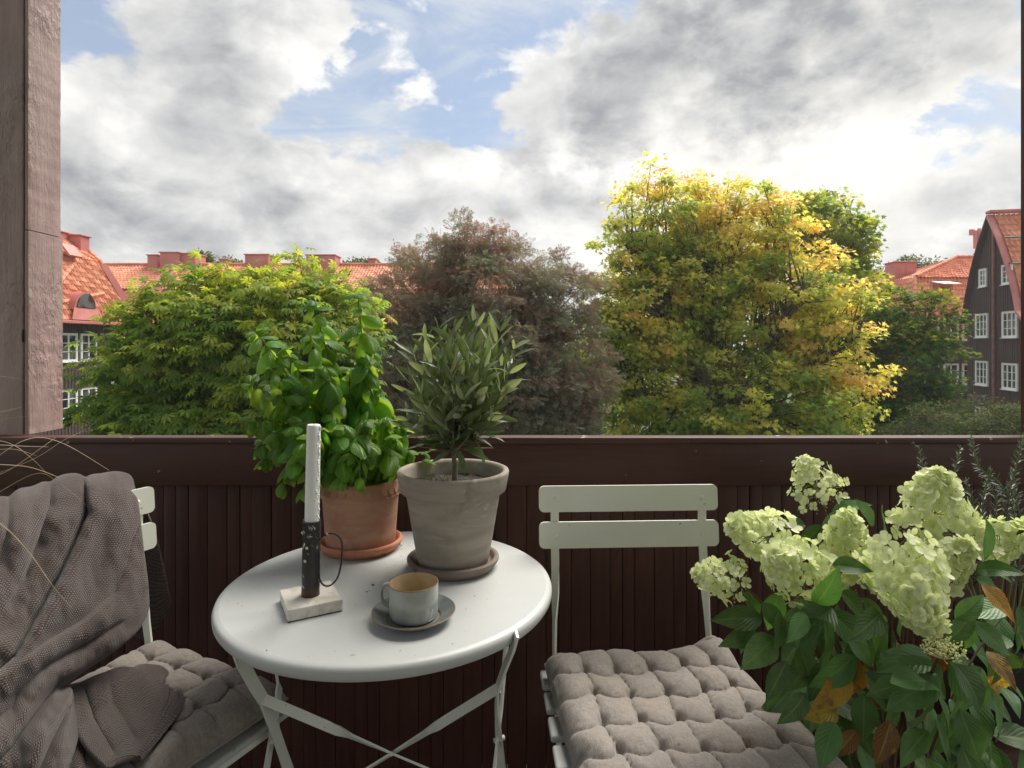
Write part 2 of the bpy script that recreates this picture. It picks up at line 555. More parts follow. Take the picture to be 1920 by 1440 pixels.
# --- long house at the back, gambrel roof parallel to the picture
org = (-17, 42, GZ)
hb = thing('long_house', 'long house with orange tiled gambrel roof and red chimneys behind the green tree', 'house', org)
fr = Frame((-36, 42, 0), (1, 0))
wm = MB(org)
LX0, LX1 = -36.0, 0.0
wm.box((-18, 46.5, (GZ + 2.55) / 2), (36, 8.9, 2.55 - GZ))
wl = wm.build('wall', M['brown_wood'], hb, smooth=False)
cl = MB(org); cladding(cl, fr, 0.0, 36, GZ, lambda a: 2.5, 0.3)
tag(cl.build('wall_boards', M['brown_wood'], hb, smooth=False), kind='stuff')
rf = MB(org)
tiles(rf, (LX0, 41.6, 2.5), (LX1, 41.6, 2.5), (LX1, 43.6, 5.2), (LX0, 43.6, 5.2))
tiles(rf, (LX0, 43.45, 5.2), (LX1, 43.45, 5.2), (LX1, 47, 7.4), (LX0, 47, 7.4))
tag(rf.build('roof_tiles', M['tile'], hb, smooth=True, angle=50), kind='stuff')
rb = MB(org)
prof = [(41.75, 2.45), (43.65, 5.16), (47, 7.33), (50.2, 5.16), (51.5, 2.45)]
rb.add([Vector((x, y, z)) for x in (LX0 + .05, LX1 - .05) for y, z in prof], [(0, 1, 2, 3, 4), (9, 8, 7, 6, 5)] + [(i, i + 5, (i + 1) % 5 + 5, (i + 1) % 5) for i in range(5)])
rbo = rb.build('roof', M['tile'], hb, smooth=False)
rt = MB(org); ridge_tiles(rt, (LX0, 47, 7.5), (LX1, 47, 7.5)); tag(rt.build('ridge_tiles', M['tile'], rbo), kind='stuff')
for i, (px0, px1, pyt, Yc, dep, pyb) in enumerate([(276, 296, 479, 46.4, .8, 505), (300, 335, 474, 46.0, 2.0, 520), (336, 366, 476, 46.3, 1.6, 512), (411, 427, 487, 47, .7, 500), (459, 503, 478, 46, 1.5, 515), (574, 628, 479, 45.6, 1.5, 522), (690, 704, 486, 47, .7, 505), (738, 752, 492, 47, .7, 505), (838, 880, 480, 46, 1.4, 515)]):
    a0 = at(px0, pyt, Yc); a1 = at(px1, pyb, Yc)
    chimney(rbo, org, a0.x, a1.x, Yc, Yc + dep, a1.z - .4, a0.z)
# sheet-metal strip running down over the roof breaks beside the big chimney
fs_ = MB(org)
for x in (-26.0,):
    pr = [(41.4, 2.6), (43.35, 5.4), (46.4, 7.45)]
    for (ya, za), (yb, zb) in zip(pr[:-1], pr[1:]):
        A = [Vector((x - .45, ya, za)), Vector((x + .45, ya, za)), Vector((x + .45, yb, zb)), Vector((x - .45, yb, zb))]
        up = Vector((0, -.12, .22))
        fs_.add([p - up for p in A] + [p + up * .6 for p in A], [(4, 5, 6, 7), (3, 2, 1, 0), (0, 1, 5, 4), (1, 2, 6, 5), (2, 3, 7, 6), (3, 0, 4, 7)])
fs_.build('fire_wall_flashing', M['red_tin'], rbo, smooth=False)
gt = MB(org); gt.tube([(LX0, 41.5, 2.42), (LX1, 41.5, 2.42)], 0.085, 8); gt.build('gutter', M['red_tin'], hb)
for a in (3.2, 7.4, 10.9, 14.2, 17.6, 20.4, 23.4, 27.0, 28.6, 30.6, 33.6):
    for z in (1.0, -1.9):
        window(fr, a, z, 1.3, 1.35, hb, org, 3, 3)

# --- wing on the left, seen obliquely
org = (-24, 30, GZ)
hw = thing('wing_house', 'dark house wing with steep orange roof and arched dormer beside the left post', 'house', org)
fr = Frame((-21.9, 16, 0), (0, 1)); fr.n = Vector((1, 0, 0))
YF = 33.7
w_ = MB(org); w_.box((-26.5, 24.8, (GZ + 2.3) / 2), (9.0, 17.7, 2.3 - GZ)); w_.build('wall', M['brown_wood'], hw, smooth=False)
cl = MB(org); fr.o = Vector((-22.0, 16, 0)); cladding(cl, fr, 0.0, 17.6, GZ, lambda a: 2.2, 0.22)
tag(cl.build('wall_boards', M['brown_wood'], hw, smooth=False), kind='stuff')
for a, z in [(13.35, 1.02), (14.75, 1.02), (9.5, 1.02), (13.35, -1.75), (14.75, -1.75), (9.5, -1.75), (17.0, -.3)]:
    window(fr, a, z, 1.05, 1.3, hw, org, 2, 3)
rings = [(-21.4, 2.35, 34.1), (-22.15, 4.15, 33.35), (-22.9, 5.7, 33.0), (-24.6, 7.1, 33.2)]
rf = MB(org)
for (xa, za, ya), (xb, zb, yb) in zip(rings[:-1], rings[1:]):
    tiles(rf, (xa, 15, za), (xa, ya, za), (xb, yb, zb), (xb, 15, zb), pitch=.21, course=.30)
    tiles(rf, (xa, ya, za), (-31.5, ya, za), (-30.5, yb, zb), (xb, yb, zb))
tag(rf.build('roof_tiles', M['tile'], hw, angle=50), kind='stuff')
rb = MB(org)
n4 = len(rings)
pts = [Vector((x + .03, 15, z - .05)) for x, z, y in rings] + [Vector((-32, 15, 7.05)), Vector((-32, 15, 2.3))]
pts2 = [Vector((x - .03, y - .05, z - .05)) for x, z, y in rings] + [Vector((-32, 33.2, 7.05)), Vector((-32, 34, 2.3))]
k = len(pts)
rb.add(pts + pts2, [tuple(range(k))[::-1], tuple(range(k, 2 * k))] + [(i, (i + 1) % k, (i + 1) % k + k, i + k) for i in range(k)])
rbo = rb.build('roof', M['red_tin'], hw, smooth=False)
rt = MB(org)
for (xa, za, ya), (xb, zb, yb) in zip(rings[:-1], rings[1:]): ridge_tiles(rt, (xa, ya, za + .08), (xb, yb, zb + .08))
ridge_tiles(rt, (-24.6, 15, 7.2), (-24.6, 33.2, 7.2))
ridge_tiles(rt, (-21.6, 27.5, 3.2), (-23.0, 31.6, 5.9), .12)
ridge_tiles(rt, (-21.5, 26.2, 2.7), (-22.0, 31.9, 3.9), .12)
tag(rt.build('ridge_tiles', M['tile'], rbo), kind='stuff')
for p0, p1, wd in (((-22.55, 32.75, 5.6), (-21.75, 33.5, 3.5), .34),):
    p0, p1 = Vector(p0), Vector(p1)
    v = MB(org); v.bar([p0, p0.lerp(p1, .5), p1], [(0, .3, 1)] * 3, wd, .05); v.build('valley_flashing', M['red_tin'], rbo, smooth=False)
c0 = at(119, 440, 32.6); c1 = at(156, 470, 32.6)
chimney(rbo, org, c0.x, c0.x + .42, 31.6, 32.6, 6.0, c0.z); chimney(rbo, org, c0.x + .45, c1.x, 32.4, 33.1, 6.2, c0.z - .1)
sk = MB(org); a = at(128, 470, 30.6); sk.box(a + Vector((.15, 0, 0)), (.12, .9, .8), .02, Matrix.Rotation(R(-38), 3, 'Y')); sk.build('skylight', M['red_tin'], rbo, smooth=False)
# arched dormer
dm = MB(org); dc = at(148, 598, 29.2); dc.x = -21.75
arch = [(0.62 * math.cos(t), 0.72 * math.sin(t)) for t in np.linspace(0, math.pi, 14)]
mtx = Matrix.Translation(Vector((-22.35, 29.75, 3.0))) @ Matrix(((0, 0, 1, 0), (1, 0, 0, 0), (0, 1, 0, 0), (0, 0, 0, 1)))
dm.prism([(x * 1.25, y * 1.25 - .1) for x, y in arch], 0, 1.0, mtx=mtx)
dmo = dm.build('dormer', M['red_tin'], rbo, angle=40)
dg = MB(org); dg.prism(arch, 1.0, 1.06, mtx=mtx); dg.build('dormer_pane', M['glass'], rbo, smooth=False)
ap = MB(org); ap.add([(-21.32, 28.9, 2.98), (-21.32, 30.6, 2.98), (-21.18, 30.9, 2.38), (-21.18, 28.6, 2.38)], [(0, 1, 2, 3)]); ap.build('dormer_apron', M['red_tin'], rbo, smooth=False)
gt = MB(org); gt.box((-21.28, 24.6, 2.26), (.2, 19, .16), .03); gt.build('gutter', M['red_tin'], hw, smooth=False)

# --- house behind on the right
org = (30, 40, GZ)
hr = thing('courtyard_house', 'dark house with tiled hipped roof and small roof hatch left of the tall gable', 'house', org)
fr = Frame((23.2, 38.4, 0), (1, 0))
w_ = MB(org); w_.box((33.5, 43, (GZ + 3.0) / 2), (15.0, 9.2, 3.0 - GZ)); w_.box((24.6, 44.6, (GZ + 3.4) / 2), (3.4, 6.4, 3.4 - GZ)); w_.build('wall', M['brown_wood'], hr, smooth=False)
cl = MB(org); cladding(cl, fr, 2.8, 12.6, GZ, lambda a: 2.95, 0.26); tag(cl.build('wall_boards', M['brown_wood'], hr, smooth=False), kind='stuff')
for a in (4.1, 5.35, 6.55):
    for z in (2.1, -.75): window(fr, a - .2, z, .85, 1.25, hr, org, 2, 3)
X0, X1 = 25.7, 41
rf = MB(org)
tiles(rf, (X0, 37.9, 3.0), (X1, 37.9, 3.0), (X1, 39.6, 5.6), (X0 + 1.2, 39.6, 5.6))
tiles(rf, (X0 + 1.2, 39.45, 5.6), (X1, 39.45, 5.6), (X1, 42.6, 7.35), (X0 + 6.2, 42.6, 7.35))
tiles(rf, (X0, 48, 3.0), (X0, 37.9, 3.0), (X0 + 1.2, 39.6, 5.6), (X0 + 1.2, 46, 5.6))
tiles(rf, (X0 + 1.2, 46, 5.6), (X0 + 1.2, 39.5, 5.6), (X0 + 6.2, 42.6, 7.35), (X0 + 6.2, 42.7, 7.35))
tag(rf.build('roof_tiles', M['tile'], hr, angle=50), kind='stuff')
rb = MB(org)
lo = [(X0, 38), (X1, 38), (X1, 48), (X0, 48)]; mi = [(X0 + 1.25, 39.65), (X1, 39.65), (X1, 46), (X0 + 1.25, 46)]; hi = [(X0 + 6.2, 42.65), (X1, 42.65), (X1, 42.75), (X0 + 6.2, 42.75)]
vs = [(x, y, 2.94) for x, y in lo] + [(x, y, 5.55) for x, y in mi] + [(x, y, 7.3) for x, y in hi]
rb.add(vs, [(3, 2, 1, 0), (8, 9, 10, 11)] + [(b + i, b + (i + 1) % 4, b + 4 + (i + 1) % 4, b + 4 + i) for b in (0, 4) for i in range(4)])
rbo = rb.build('roof', M['red_tin'], hr, smooth=False)
rt = MB(org); ridge_tiles(rt, (X0 + 6.2, 42.6, 7.45), (X1, 42.6, 7.45)); ridge_tiles(rt, (X0 + 1.2, 39.5, 5.7), (X0 + 6.2, 42.6, 7.45)); ridge_tiles(rt, (X0, 37.9, 3.1), (X0 + 1.2, 39.6, 5.7))
tag(rt.build('ridge_tiles', M['tile'], rbo), kind='stuff')
hc = MB(org); a = at(1770, 541, 38.9); hc.box((a.x, 39.2, a.z), (.95, 1.0, .62), .02, None, 1); ho = hc.build('roof_hatch', M['red_tin'], rbo, smooth=False)
hc = MB(org); hc.box((a.x, 38.69, a.z - .05), (.6, .03, .34)); hc.build('hatch_pane', M['glass'], rbo, smooth=False)
hc = MB(org); hc.box((a.x, 38.7, a.z + .36), (1.15, 1.2, .06), .01, Matrix.Rotation(R(12), 3, 'X'), 1); hc.build('hatch_lid', M['white_paint'], rbo, smooth=False)
a0 = at(1679, 492, 42); a1 = at(1719, 545, 42); chimney(rbo, org, a0.x, a1.x, 42, 43.2, 3.6, a0.z)
sw = MB(org); tiles(sw, (22.4, 41.2, 3.5), (26.6, 41.2, 3.5), (26.6, 44.2, 6.1), (22.9, 44.2, 6.1)); tag(sw.build('lower_roof_tiles', M['tile'], rbo, angle=50), kind='stuff')
sw = MB(org); sw.add([(22.5, 41.3, 3.4), (26.7, 41.3, 3.4), (26.7, 44.2, 6.0), (22.9, 44.2, 6.0), (22.5, 47.5, 3.4), (26.7, 47.5, 3.4)], [(0, 1, 2, 3), (3, 2, 5, 4), (0, 3, 4), (1, 5, 2), (0, 4, 5, 1)]); sw.build('lower_roof', M['red_tin'], rbo, smooth=False)
fl = MB(org); fl.bar([at(1701, 530, 42.2), at(1684, 556, 41.2)], [(1, 0, 0)] * 2, .6, .06); fl.build('roof_flashing', M['red_tin'], rbo, smooth=False)
gt = MB(org); gt.tube([(X0 - .1, 37.85, 2.9), (X1, 37.85, 2.9)], .085, 8); gt.build('gutter', M['zinc'], hr)
gd = MB(org); gd.tube([(X0 + .6, 38.6, 4.2), (X1, 38.6, 4.2)], .05, 6); gd.build('snow_guard', M['zinc'], rbo)

# --- tall gable on the right
t_ = Vector((-.224, -.975, 0)).normalized()
apx = Vector((26.2, 33, 0)) + t_ * .96
org = (apx.x + 2, apx.y, GZ)
hg = thing('gable_house', 'tall dark wooden gable with white windows and a central rusty downpipe, at the right edge', 'house', org)
fr = Frame(apx, t_)
fr.n = Vector((-.975, .224, 0))          # outwards, towards the courtyard


def rot_fix():
    return Matrix((fr.a, fr.n, Vector((0, 0, 1)))).transposed()


fr.rot = rot_fix


def gz(a):            # curved gable outline
    x = abs(a)
    pts = [(0, 8.05), (.9, 6.75), (1.7, 5.25), (2.25, 3.9), (2.6, 2.75), (3.2, 2.2)]
    for (x0, z0), (x1, z1) in zip(pts[:-1], pts[1:]):
        if x <= x1: return z0 + (z1 - z0) * (x - x0) / (x1 - x0)
    return 2.2


prof = [(-2.62, GZ), (-2.62, gz(2.62))] + [(a, gz(a)) for a in (-2.25, -1.7, -.9, 0, .9, 1.7, 2.25, 2.6, 3.0)] + [(3.0, GZ)]
w_ = MB(org)
k = len(prof)
vs = [fr.P(a, 0, z - .06) for a, z in prof] + [fr.P(a, -7.5, z - .06) for a, z in prof]
w_.add(vs, [tuple(range(k)), tuple(range(k, 2 * k))[::-1]] + [(i, i + k, (i + 1) % k + k, (i + 1) % k) for i in range(k)])
w_.build('wall', M['brown_wood'], hg, smooth=False)
cl = MB(org); cladding(cl, fr, -2.62, 3.0, GZ, lambda a: gz(a) - .12, .2); tag(cl.build('wall_boards', M['brown_wood'], hg, smooth=False), kind='stuff')
for a, z, ww, hh, c_, r_ in [(-.86, 4.86, .62, .9, 2, 3), (1.42, 4.80, .78, .92, 2, 3), (-.98, 2.22, 1.12, 1.22, 3, 3), (1.66, 2.2, 1.2, 1.25, 3, 3), (-.98, -.42, 1.12, 1.25, 3, 3), (1.66, -.47, 1.2, 1.25, 3, 3), (-.98, -3.0, 1.12, 1.25, 3, 3), (1.66, -3.0, 1.2, 1.25, 3, 3)]:
    window(fr, a, z, ww, hh, hg, org, c_, r_)
dp = MB(org); dp.tube([fr.P(.3, .13, 7.4), fr.P(.3, .13, 3), fr.P(.3, .13, GZ)], .07, 10)
M['rust'] = simple('rusty_pipe_paint', (0.20, 0.075, 0.055), (0.28, 0.13, 0.09), 3, .6, 30, .2)
dpo = dp.build('downpipe', M['rust'], hg)
bk = MB(org)
for z in (6.2, 4.0, 1.6, -.6, -2.8): bk.tube([fr.P(.3, .13, z - .03), fr.P(.3, .13, z + .03)], .09, 10)
bk.build('pipe_bracket', M['rust'], dpo)
# barge boards following the curve, roof behind
bb = MB(org); bl_ = MB(org); seq = [-2.95, -2.6, -2.25, -1.7, -.9, 0, .9, 1.7, 2.25, 2.6, 3.3]
for a, b in zip(seq[:-1], seq[1:]):
    A = [fr.P(a, .32, gz(a) + .13), fr.P(b, .32, gz(b) + .13), fr.P(b, .32, gz(b) - .05), fr.P(a, .32, gz(a) - .05)]
    B = [p - fr.n * .36 for p in A]
    (bb if a >= 0 else bl_).add(A + B, [(0, 1, 2, 3), (7, 6, 5, 4), (0, 4, 5, 1), (1, 5, 6, 2), (2, 6, 7, 3), (3, 7, 4, 0)])
bbo = bb.build('barge_board', M['red_tin'], hg, smooth=False)
bl_.build('barge_board', M['brown_wood'], hg, smooth=False)
rf = MB(org)
for a, b in zip(seq[:-1], seq[1:]):
    if a >= 0: tiles(rf, fr.P(b, .0, gz(b) + .1), fr.P(b, -7.6, gz(b) + .1), fr.P(a, -7.6, gz(a) + .1), fr.P(a, .0, gz(a) + .1))
    else: tiles(rf, fr.P(a, -7.6, gz(a) + .1), fr.P(a, 0, gz(a) + .1), fr.P(b, 0, gz(b) + .1), fr.P(b, -7.6, gz(b) + .1))
rfo = rf.build('roof_tiles', M['tile'], hg, angle=50); tag(rfo, kind='stuff')
rc = MB(org); rc.box(fr.P(0, -3.6, 8.32), (.5, 7.7, .16), .02, fr.rot(), 1); rc.build('ridge_cap', M['red_tin'], hg, smooth=False)
sg = MB(org); sg.tube([fr.P(1.2, .1, 6.75), fr.P(1.2, -7, 6.75)], .05, 6); sg.tube([fr.P(1.9, .1, 5.3), fr.P(1.9, -7, 5.3)], .05, 6); sg.build('snow_guard', M['zinc'], hg)

# antenna mast on a far roof
org = tuple(at(1829, 560, 46))
an = thing('antenna_mast', 'red roof mast with panel antennas rising behind the tall gable', 'antenna', org)
m_ = MB(org); m_.tube([org, at(1832, 432, 46)], .07, 8); m_.build('mast', M['zinc'], an)
for x0, x1, y0, y1 in ((1826, 1831, 432, 466), (1834, 1838, 428, 452), (1818, 1826, 430, 441)):
    p0 = at(x0, y0, 45.8); p1 = at(x1, y1, 45.8)
    m_ = MB(org); m_.box((p0 + p1) / 2, (p1.x - p0.x, .18, p0.z - p1.z), .02, None, 1); m_.build('antenna_panel', M['red_tin'], an, smooth=False)


# ------------------------------------------------------------------ trees
def tri_leaf(kind):
    """returns verts (k,3) in a unit leaf frame (x across, y along, z up) and tris"""
    if kind == 'palm':                      # horse chestnut: seven drooping leaflets round one stalk
        vs = []; fs = []
        for i, a in enumerate(np.linspace(-125, 125, 7)):
            a = math.radians(a); L = 1.0 - 0.32 * abs(i - 3) / 3
            d = np.array([math.sin(a), math.cos(a), 0]); sdir = np.array([math.cos(a), -math.sin(a), 0])
            b = len(vs)
            vs += [d * .04, d * .62 * L + sdir * .17 * L + [0, 0, -.08], d * L + [0, 0, -.34 * L], d * .62 * L - sdir * .17 * L + [0, 0, -.08], d * .55 * L + [0, 0, .02]]
            fs += [(b, b + 4, b + 1), (b + 1, b + 4, b + 2), (b + 2, b + 4, b + 3), (b + 3, b + 4, b)]
        return np.array(vs, float), np.array(fs)
    if kind == 'maple':                     # five-lobed
        ang = np.radians([-140, -105, -80, -55, -32, 0, 32, 55, 80, 105, 140]); rad = [.35, .62, .4, .95, .5, 1.1, .5, .95, .4, .62, .35]
        vs = [np.array([0, 0.05, .05])] + [np.array([r * math.sin(a), r * math.cos(a), -.12 * r * r]) for a, r in zip(ang, rad)]
        fs = [(0, i + 2, i + 1) for i in range(10)]
        return np.array(vs), np.array(fs)
    if kind == 'pinnate':                   # rowan-like: a row of small leaflets
        vs = []; fs = []
        for j in range(4):
            for s_ in (-1, 1):
                b = len(vs); y = .2 + .25 * j
                vs += [[0, y - .06, 0], [s_ * .2, y + .0, .03], [s_ * .42, y + .12, -.05], [s_ * .2, y + .14, .03]]
                fs += [(b, b + 1, b + 2), (b, b + 2, b + 3)]
        b = len(vs); vs += [[0, .9, 0], [.1, 1.1, .02], [0, 1.35, -.05], [-.1, 1.1, .02]]; fs += [(b, b + 1, b + 2), (b, b + 2, b + 3)]
        return np.array(vs, float), np.array(fs)
    vs = [[0, 0, 0], [.3, .45, .06], [0, 1, -.1], [-.3, .45, .06]]      # simple oval
    return np.array(vs, float), np.array([(0, 1, 2), (0, 2, 3)])


def norm(a):
    return a / np.maximum(np.linalg.norm(a, axis=-1, keepdims=True), 1e-9)


def scatter_mesh(name, kind, pos, axis, nrm, size, col, mat, off):
    tv, tf = tri_leaf(kind) if isinstance(kind, str) else kind
    axis = norm(axis); nrm = norm(nrm - axis * np.sum(nrm * axis, -1, keepdims=True)); xx = np.cross(axis, nrm)
    N = len(pos); K = len(tv)
    V = pos[:, None, :] + size[:, None, None] * (tv[None, :, 0:1] * xx[:, None, :] + tv[None, :, 1:2] * axis[:, None, :] + tv[None, :, 2:3] * nrm[:, None, :])
    V = (V - np.array(off)).reshape(-1, 3).astype(np.float32)
    F = (tf[None] + (np.arange(N) * K)[:, None, None]).reshape(-1).astype(np.int32)
    nf = len(F) // 3
    me = bpy.data.meshes.new(name)
    me.vertices.add(len(V)); me.vertices.foreach_set('co', V.ravel())
    me.loops.add(len(F)); me.loops.foreach_set('vertex_index', F)
    me.polygons.add(nf); me.polygons.foreach_set('loop_start', np.arange(nf, dtype=np.int32) * 3)
    me.update(calc_edges=True)
    if col is not None:
        at_ = me.attributes.new('hue', 'FLOAT_COLOR', 'POINT')
        c4 = np.ones((N, K, 4), np.float32); c4[:, :, :3] = col[:, None, :]
        at_.data.foreach_set('color', c4.ravel())
    me.materials.append(mat); me.validate()
    return me


def palette(cols, t):
    """t in 0..1 picks between the listed colours"""
    cols = np.array(cols); x = np.clip(t, 0, .9999) * (len(cols) - 1); i = x.astype(int); f = (x - i)[:, None]
    return cols[i] * (1 - f) + cols[i + 1] * f


M['bark'] = simple('tree_bark', (0.075, 0.06, 0.048), (0.13, 0.11, 0.09), 6, .9, 25, .6, .02, stretch=(3, 3, .6))


def tree(name, label, cat, base, lobes, kind, n_cl, per, cr, size, cols, mat, group=None, hollow=.55, flat=.5, droop=.25, fork=.28, n_limb=7, hue_f=None, twig=1.0, trunk_r=.2, lsize_var=.35, rnd_n=0.0, spread=1.0):
    """lobes: (centre, radii, weight). Leaves gather in flattened clumps on twigs through the lobes."""
    base = Vector(base)
    root = thing(name, label, cat, base, 0, group)
    off = np.array(base)
    C = np.array([l[0] for l in lobes], float); Rr = np.array([l[1] for l in lobes], float); Wt = np.array([l[2] for l in lobes], float)
    vol = Rr.prod(1) * Wt; vol /= vol.sum()
    li = rng.choice(len(lobes), n_cl, p=vol)
    d = norm(rng.normal(size=(n_cl, 3)))
    rr = hollow + (1 - hollow) * rng.random(n_cl) ** .6
    pc = C[li] + d * rr[:, None] * Rr[li]
    # ---- wood: trunk, limbs that fork out of it, twigs to the clumps
    top = Vector(np.average(C, axis=0, weights=vol)); zmax = (C[:, 2] + Rr[:, 2]).max(); zmin = (C[:, 2] - Rr[:, 2]).min()
    fz = base.z + (zmax - base.z) * fork
    fk = Vector((base.x + (top.x - base.x) * .35, base.y + (top.y - base.y) * .35, fz))
    tp = [base + Vector((0, 0, -.3)), base.lerp(fk, .5) + Vector((.08, .02, 0)), fk]
    tm = MB(base); tm.tube(tp, [trunk_r * 1.25, trunk_r, trunk_r * .85], 10)
    trunk = tm.build('trunk', M['bark'], root)
    seeds = [pc[rng.integers(n_cl)]]
    while len(seeds) < n_limb:
        cand = pc[rng.integers(n_cl, size=30)]
        dd = np.min(np.linalg.norm(cand[:, None] - np.array(seeds)[None], axis=2), axis=1); seeds.append(cand[dd.argmax()])
    seeds = np.array(seeds)
    own = np.argmin(np.linalg.norm(pc[:, None] - seeds[None], axis=2), axis=1)
    for L in range(n_limb):
        m_ = MB(base); tip = Vector(seeds[L]); mem = pc[own == L]
        if len(mem) == 0: continue
        tip = tip.lerp(Vector(mem.mean(0)), .4)
        ctl = fk.lerp(tip, .42); ctl.z = fk.z + (tip.z - fk.z) * .52
        curve = []
        for t in np.linspace(0, 1, 9):
            p = fk * (1 - t) ** 2 + ctl * 2 * t * (1 - t) + tip * t * t
            curve.append(p + Vector((mnoise.noise(p * .8), mnoise.noise(p * .8 + Vector((9, 0, 0))), 0)) * .18 * t)
        m_.tube(curve, [trunk_r * (.46 - .38 * t) for t in np.linspace(0, 1, 9)], 7)
        for q in mem:
            q = Vector(q)
            j = max(2, min(range(2, 9), key=lambda j: (curve[j] - q).length * random.uniform(.6, 1.4) + (0.35 * max(0, curve[j].z - q.z))) - random.choice((0, 0, 1, 2)))
            s_ = curve[j].lerp(curve[j - 1], random.random()); md = s_.lerp(q, .5) + Vector((0, 0, .03 * (q - s_).length))
            m_.tube([s_, md, q], [trunk_r * .09 * twig, trunk_r * .06 * twig, trunk_r * .025], 4, cap=False)
        m_.build('limb', M['bark'], trunk)
    # ---- leaves
    N = n_cl * per
    ci = np.repeat(np.arange(n_cl), per)
    o = norm(rng.normal(size=(N, 3))) * (rng.random(N) ** .45)[:, None]
    crs = cr * (0.65 + .7 * rng.random(n_cl))
    o[:, 2] *= flat
    pos = pc[ci] + o * crs[ci][:, None]
    outw = norm((pos - C[li[ci]]) / Rr[li[ci]])
    ax = outw * .55 * spread + o * .6 + rng.normal(size=(N, 3)) * .35 + np.array([0, 0, -droop])
    nr = np.array([0, 0, 1.0 - .45 * rnd_n]) + outw * (.35 + .3 * rnd_n) + rng.normal(size=(N, 3)) * (.33 + .4 * rnd_n)
    sz = size * (1 - lsize_var / 2 + lsize_var * rng.random(N))
    tcl = rng.random(n_cl)
    if hue_f is not None: tcl = hue_f(pc, tcl)
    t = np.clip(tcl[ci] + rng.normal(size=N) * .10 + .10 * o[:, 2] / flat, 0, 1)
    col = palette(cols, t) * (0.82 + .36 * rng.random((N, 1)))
    me = scatter_mesh('leaves', kind, pos, ax, nr, sz, col, mat, off)
    tag(put('leaves', me, root), kind='stuff')
    return root, pc, C, Rr


def L(px, py, Y, rx, rz, ry=None, wt=1.0):
    c = at(px, py, Y); k = Y / FPX
    return (tuple(c), (rx * k, ry if ry else (rx + rz) * .5 * k * .9, rz * k), wt)


M['chestnut'] = crown_mat('chestnut_leaf', .58, tcol=(1.9, 1.8, .9))
M['rowan'] = crown_mat('rowan_leaf', .38, tcol=(1.3, 1.3, 1.0))
M['maple'] = crown_mat('maple_leaf', .60, tcol=(1.6, 1.6, 1.05))
M['darkleaf'] = crown_mat('dark_leaf', .42, spec=.12, rough=.65)

# green chestnut on the left
Yc = 12.0
lob = [L(520, 640, Yc, 175, 140), L(545, 520, Yc, 60, 42, wt=1.3), L(385, 640, Yc, 160, 132), L(365, 540, Yc, 75, 42, wt=1.2), L(268, 705, Yc - .4, 84, 112), L(630, 620, Yc + .3, 85, 110),
       L(330, 815, Yc - .6, 180, 105), L(520, 800, Yc - .3, 190, 130), L(190, 805, Yc - .7, 74, 80), L(600, 820, Yc, 110, 90)]
tree('chestnut_tree', 'broad green chestnut tree in full leaf, left of the reddish tree and behind the basil', 'tree', (at(450, 0, Yc).x, Yc + .3, GZ), lob, 'palm', 800, 16, .42, .17,
     [(.085, .165, .026), (.14, .235, .034), (.215, .30, .045), (.30, .345, .055), (.39, .38, .065)], M['chestnut'], droop=.35, n_limb=9, trunk_r=.22,
     hue_f=lambda p, t: np.clip(.02 + .72 * t + .09 * (p[:, 2] - .6), 0, 1))

# reddish rowan in the middle
Yr = 16.0
lob = [L(850, 478, Yr, 105, 72, wt=.75), L(790, 560, Yr, 105, 105), L(930, 545, Yr, 130, 105), L(1045, 560, Yr, 85, 85, wt=.8), L(880, 700, Yr, 200, 150), L(1050, 700, Yr, 95, 130), L(800, 790, Yr, 120, 110), L(1000, 820, Yr, 140, 110), L(1060, 500, Yr + .3, 35, 40, wt=.5)]
rroot, rpc, rC, rR = tree('rowan_tree', 'reddish brown rowan tree dotted with red berries, behind the olive tree', 'tree', (at(920, 0, Yr).x, Yr + .3, GZ), lob, 'pinnate', 1250, 44, .37, .155,
     [(.155, .18, .11), (.205, .215, .14), (.25, .225, .16), (.30, .21, .165), (.33, .165, .135)], M['rowan'], n_limb=10, trunk_r=.2, twig=.9, hollow=.35, rnd_n=.9,
     hue_f=lambda p, t: np.clip(.05 + .75 * t + .05 * (p[:, 2]), 0, 1))
# berries: clusters
ico = []
bmv = np.array([(0, 0, 1), (1, 0, 0), (0, 1, 0), (-1, 0, 0), (0, -1, 0), (0, 0, -1)], float); bmf = np.array([(0, 1, 2), (0, 2, 3), (0, 3, 4), (0, 4, 1), (5, 2, 1), (5, 3, 2), (5, 4, 3), (5, 1, 4)])
nb = 900; cb = rpc[rng.integers(len(rpc), size=nb)] + rng.normal(size=(nb, 3)) * .17
pb = (cb[:, None, :] + rng.normal(size=(nb, 7, 3)) * .035).reshape(-1, 3)
M['berry'] = simple('rowan_berry', (.33, .03, .022), (.42, .06, .03), 3, .4, bstr=0)
me = scatter_mesh('berries', (bmv, bmf), pb, np.tile([0, 1., 0], (len(pb), 1)), np.tile([0, 0, 1.], (len(pb), 1)), np.full(len(pb), .017), None, M['berry'], tuple(rroot.location))
tag(put('berries', me, rroot), kind='stuff')

# yellow maple
Ym = 19.0
lob = [L(1240, 425, Ym, 120, 105, wt=.8), L(1385, 440, Ym, 135, 100, wt=.9), L(1225, 345, Ym, 62, 40, wt=.8), L(1330, 365, Ym, 70, 45, wt=.8), L(1440, 400, Ym, 60, 50, wt=.8), L(1140, 450, Ym - .5, 45, 60, wt=.4), L(1160, 640, Ym - .3, 65, 130), L(1320, 520, Ym, 130, 120), L(1245, 570, Ym, 150, 135), L(1440, 570, Ym, 165, 140), L(1540, 660, Ym - .5, 112, 150), L(1240, 740, Ym - .4, 140, 115), L(1400, 760, Ym - .8, 205, 120), L(1200, 850, Ym, 120, 80), L(1500, 850, Ym, 130, 80)]


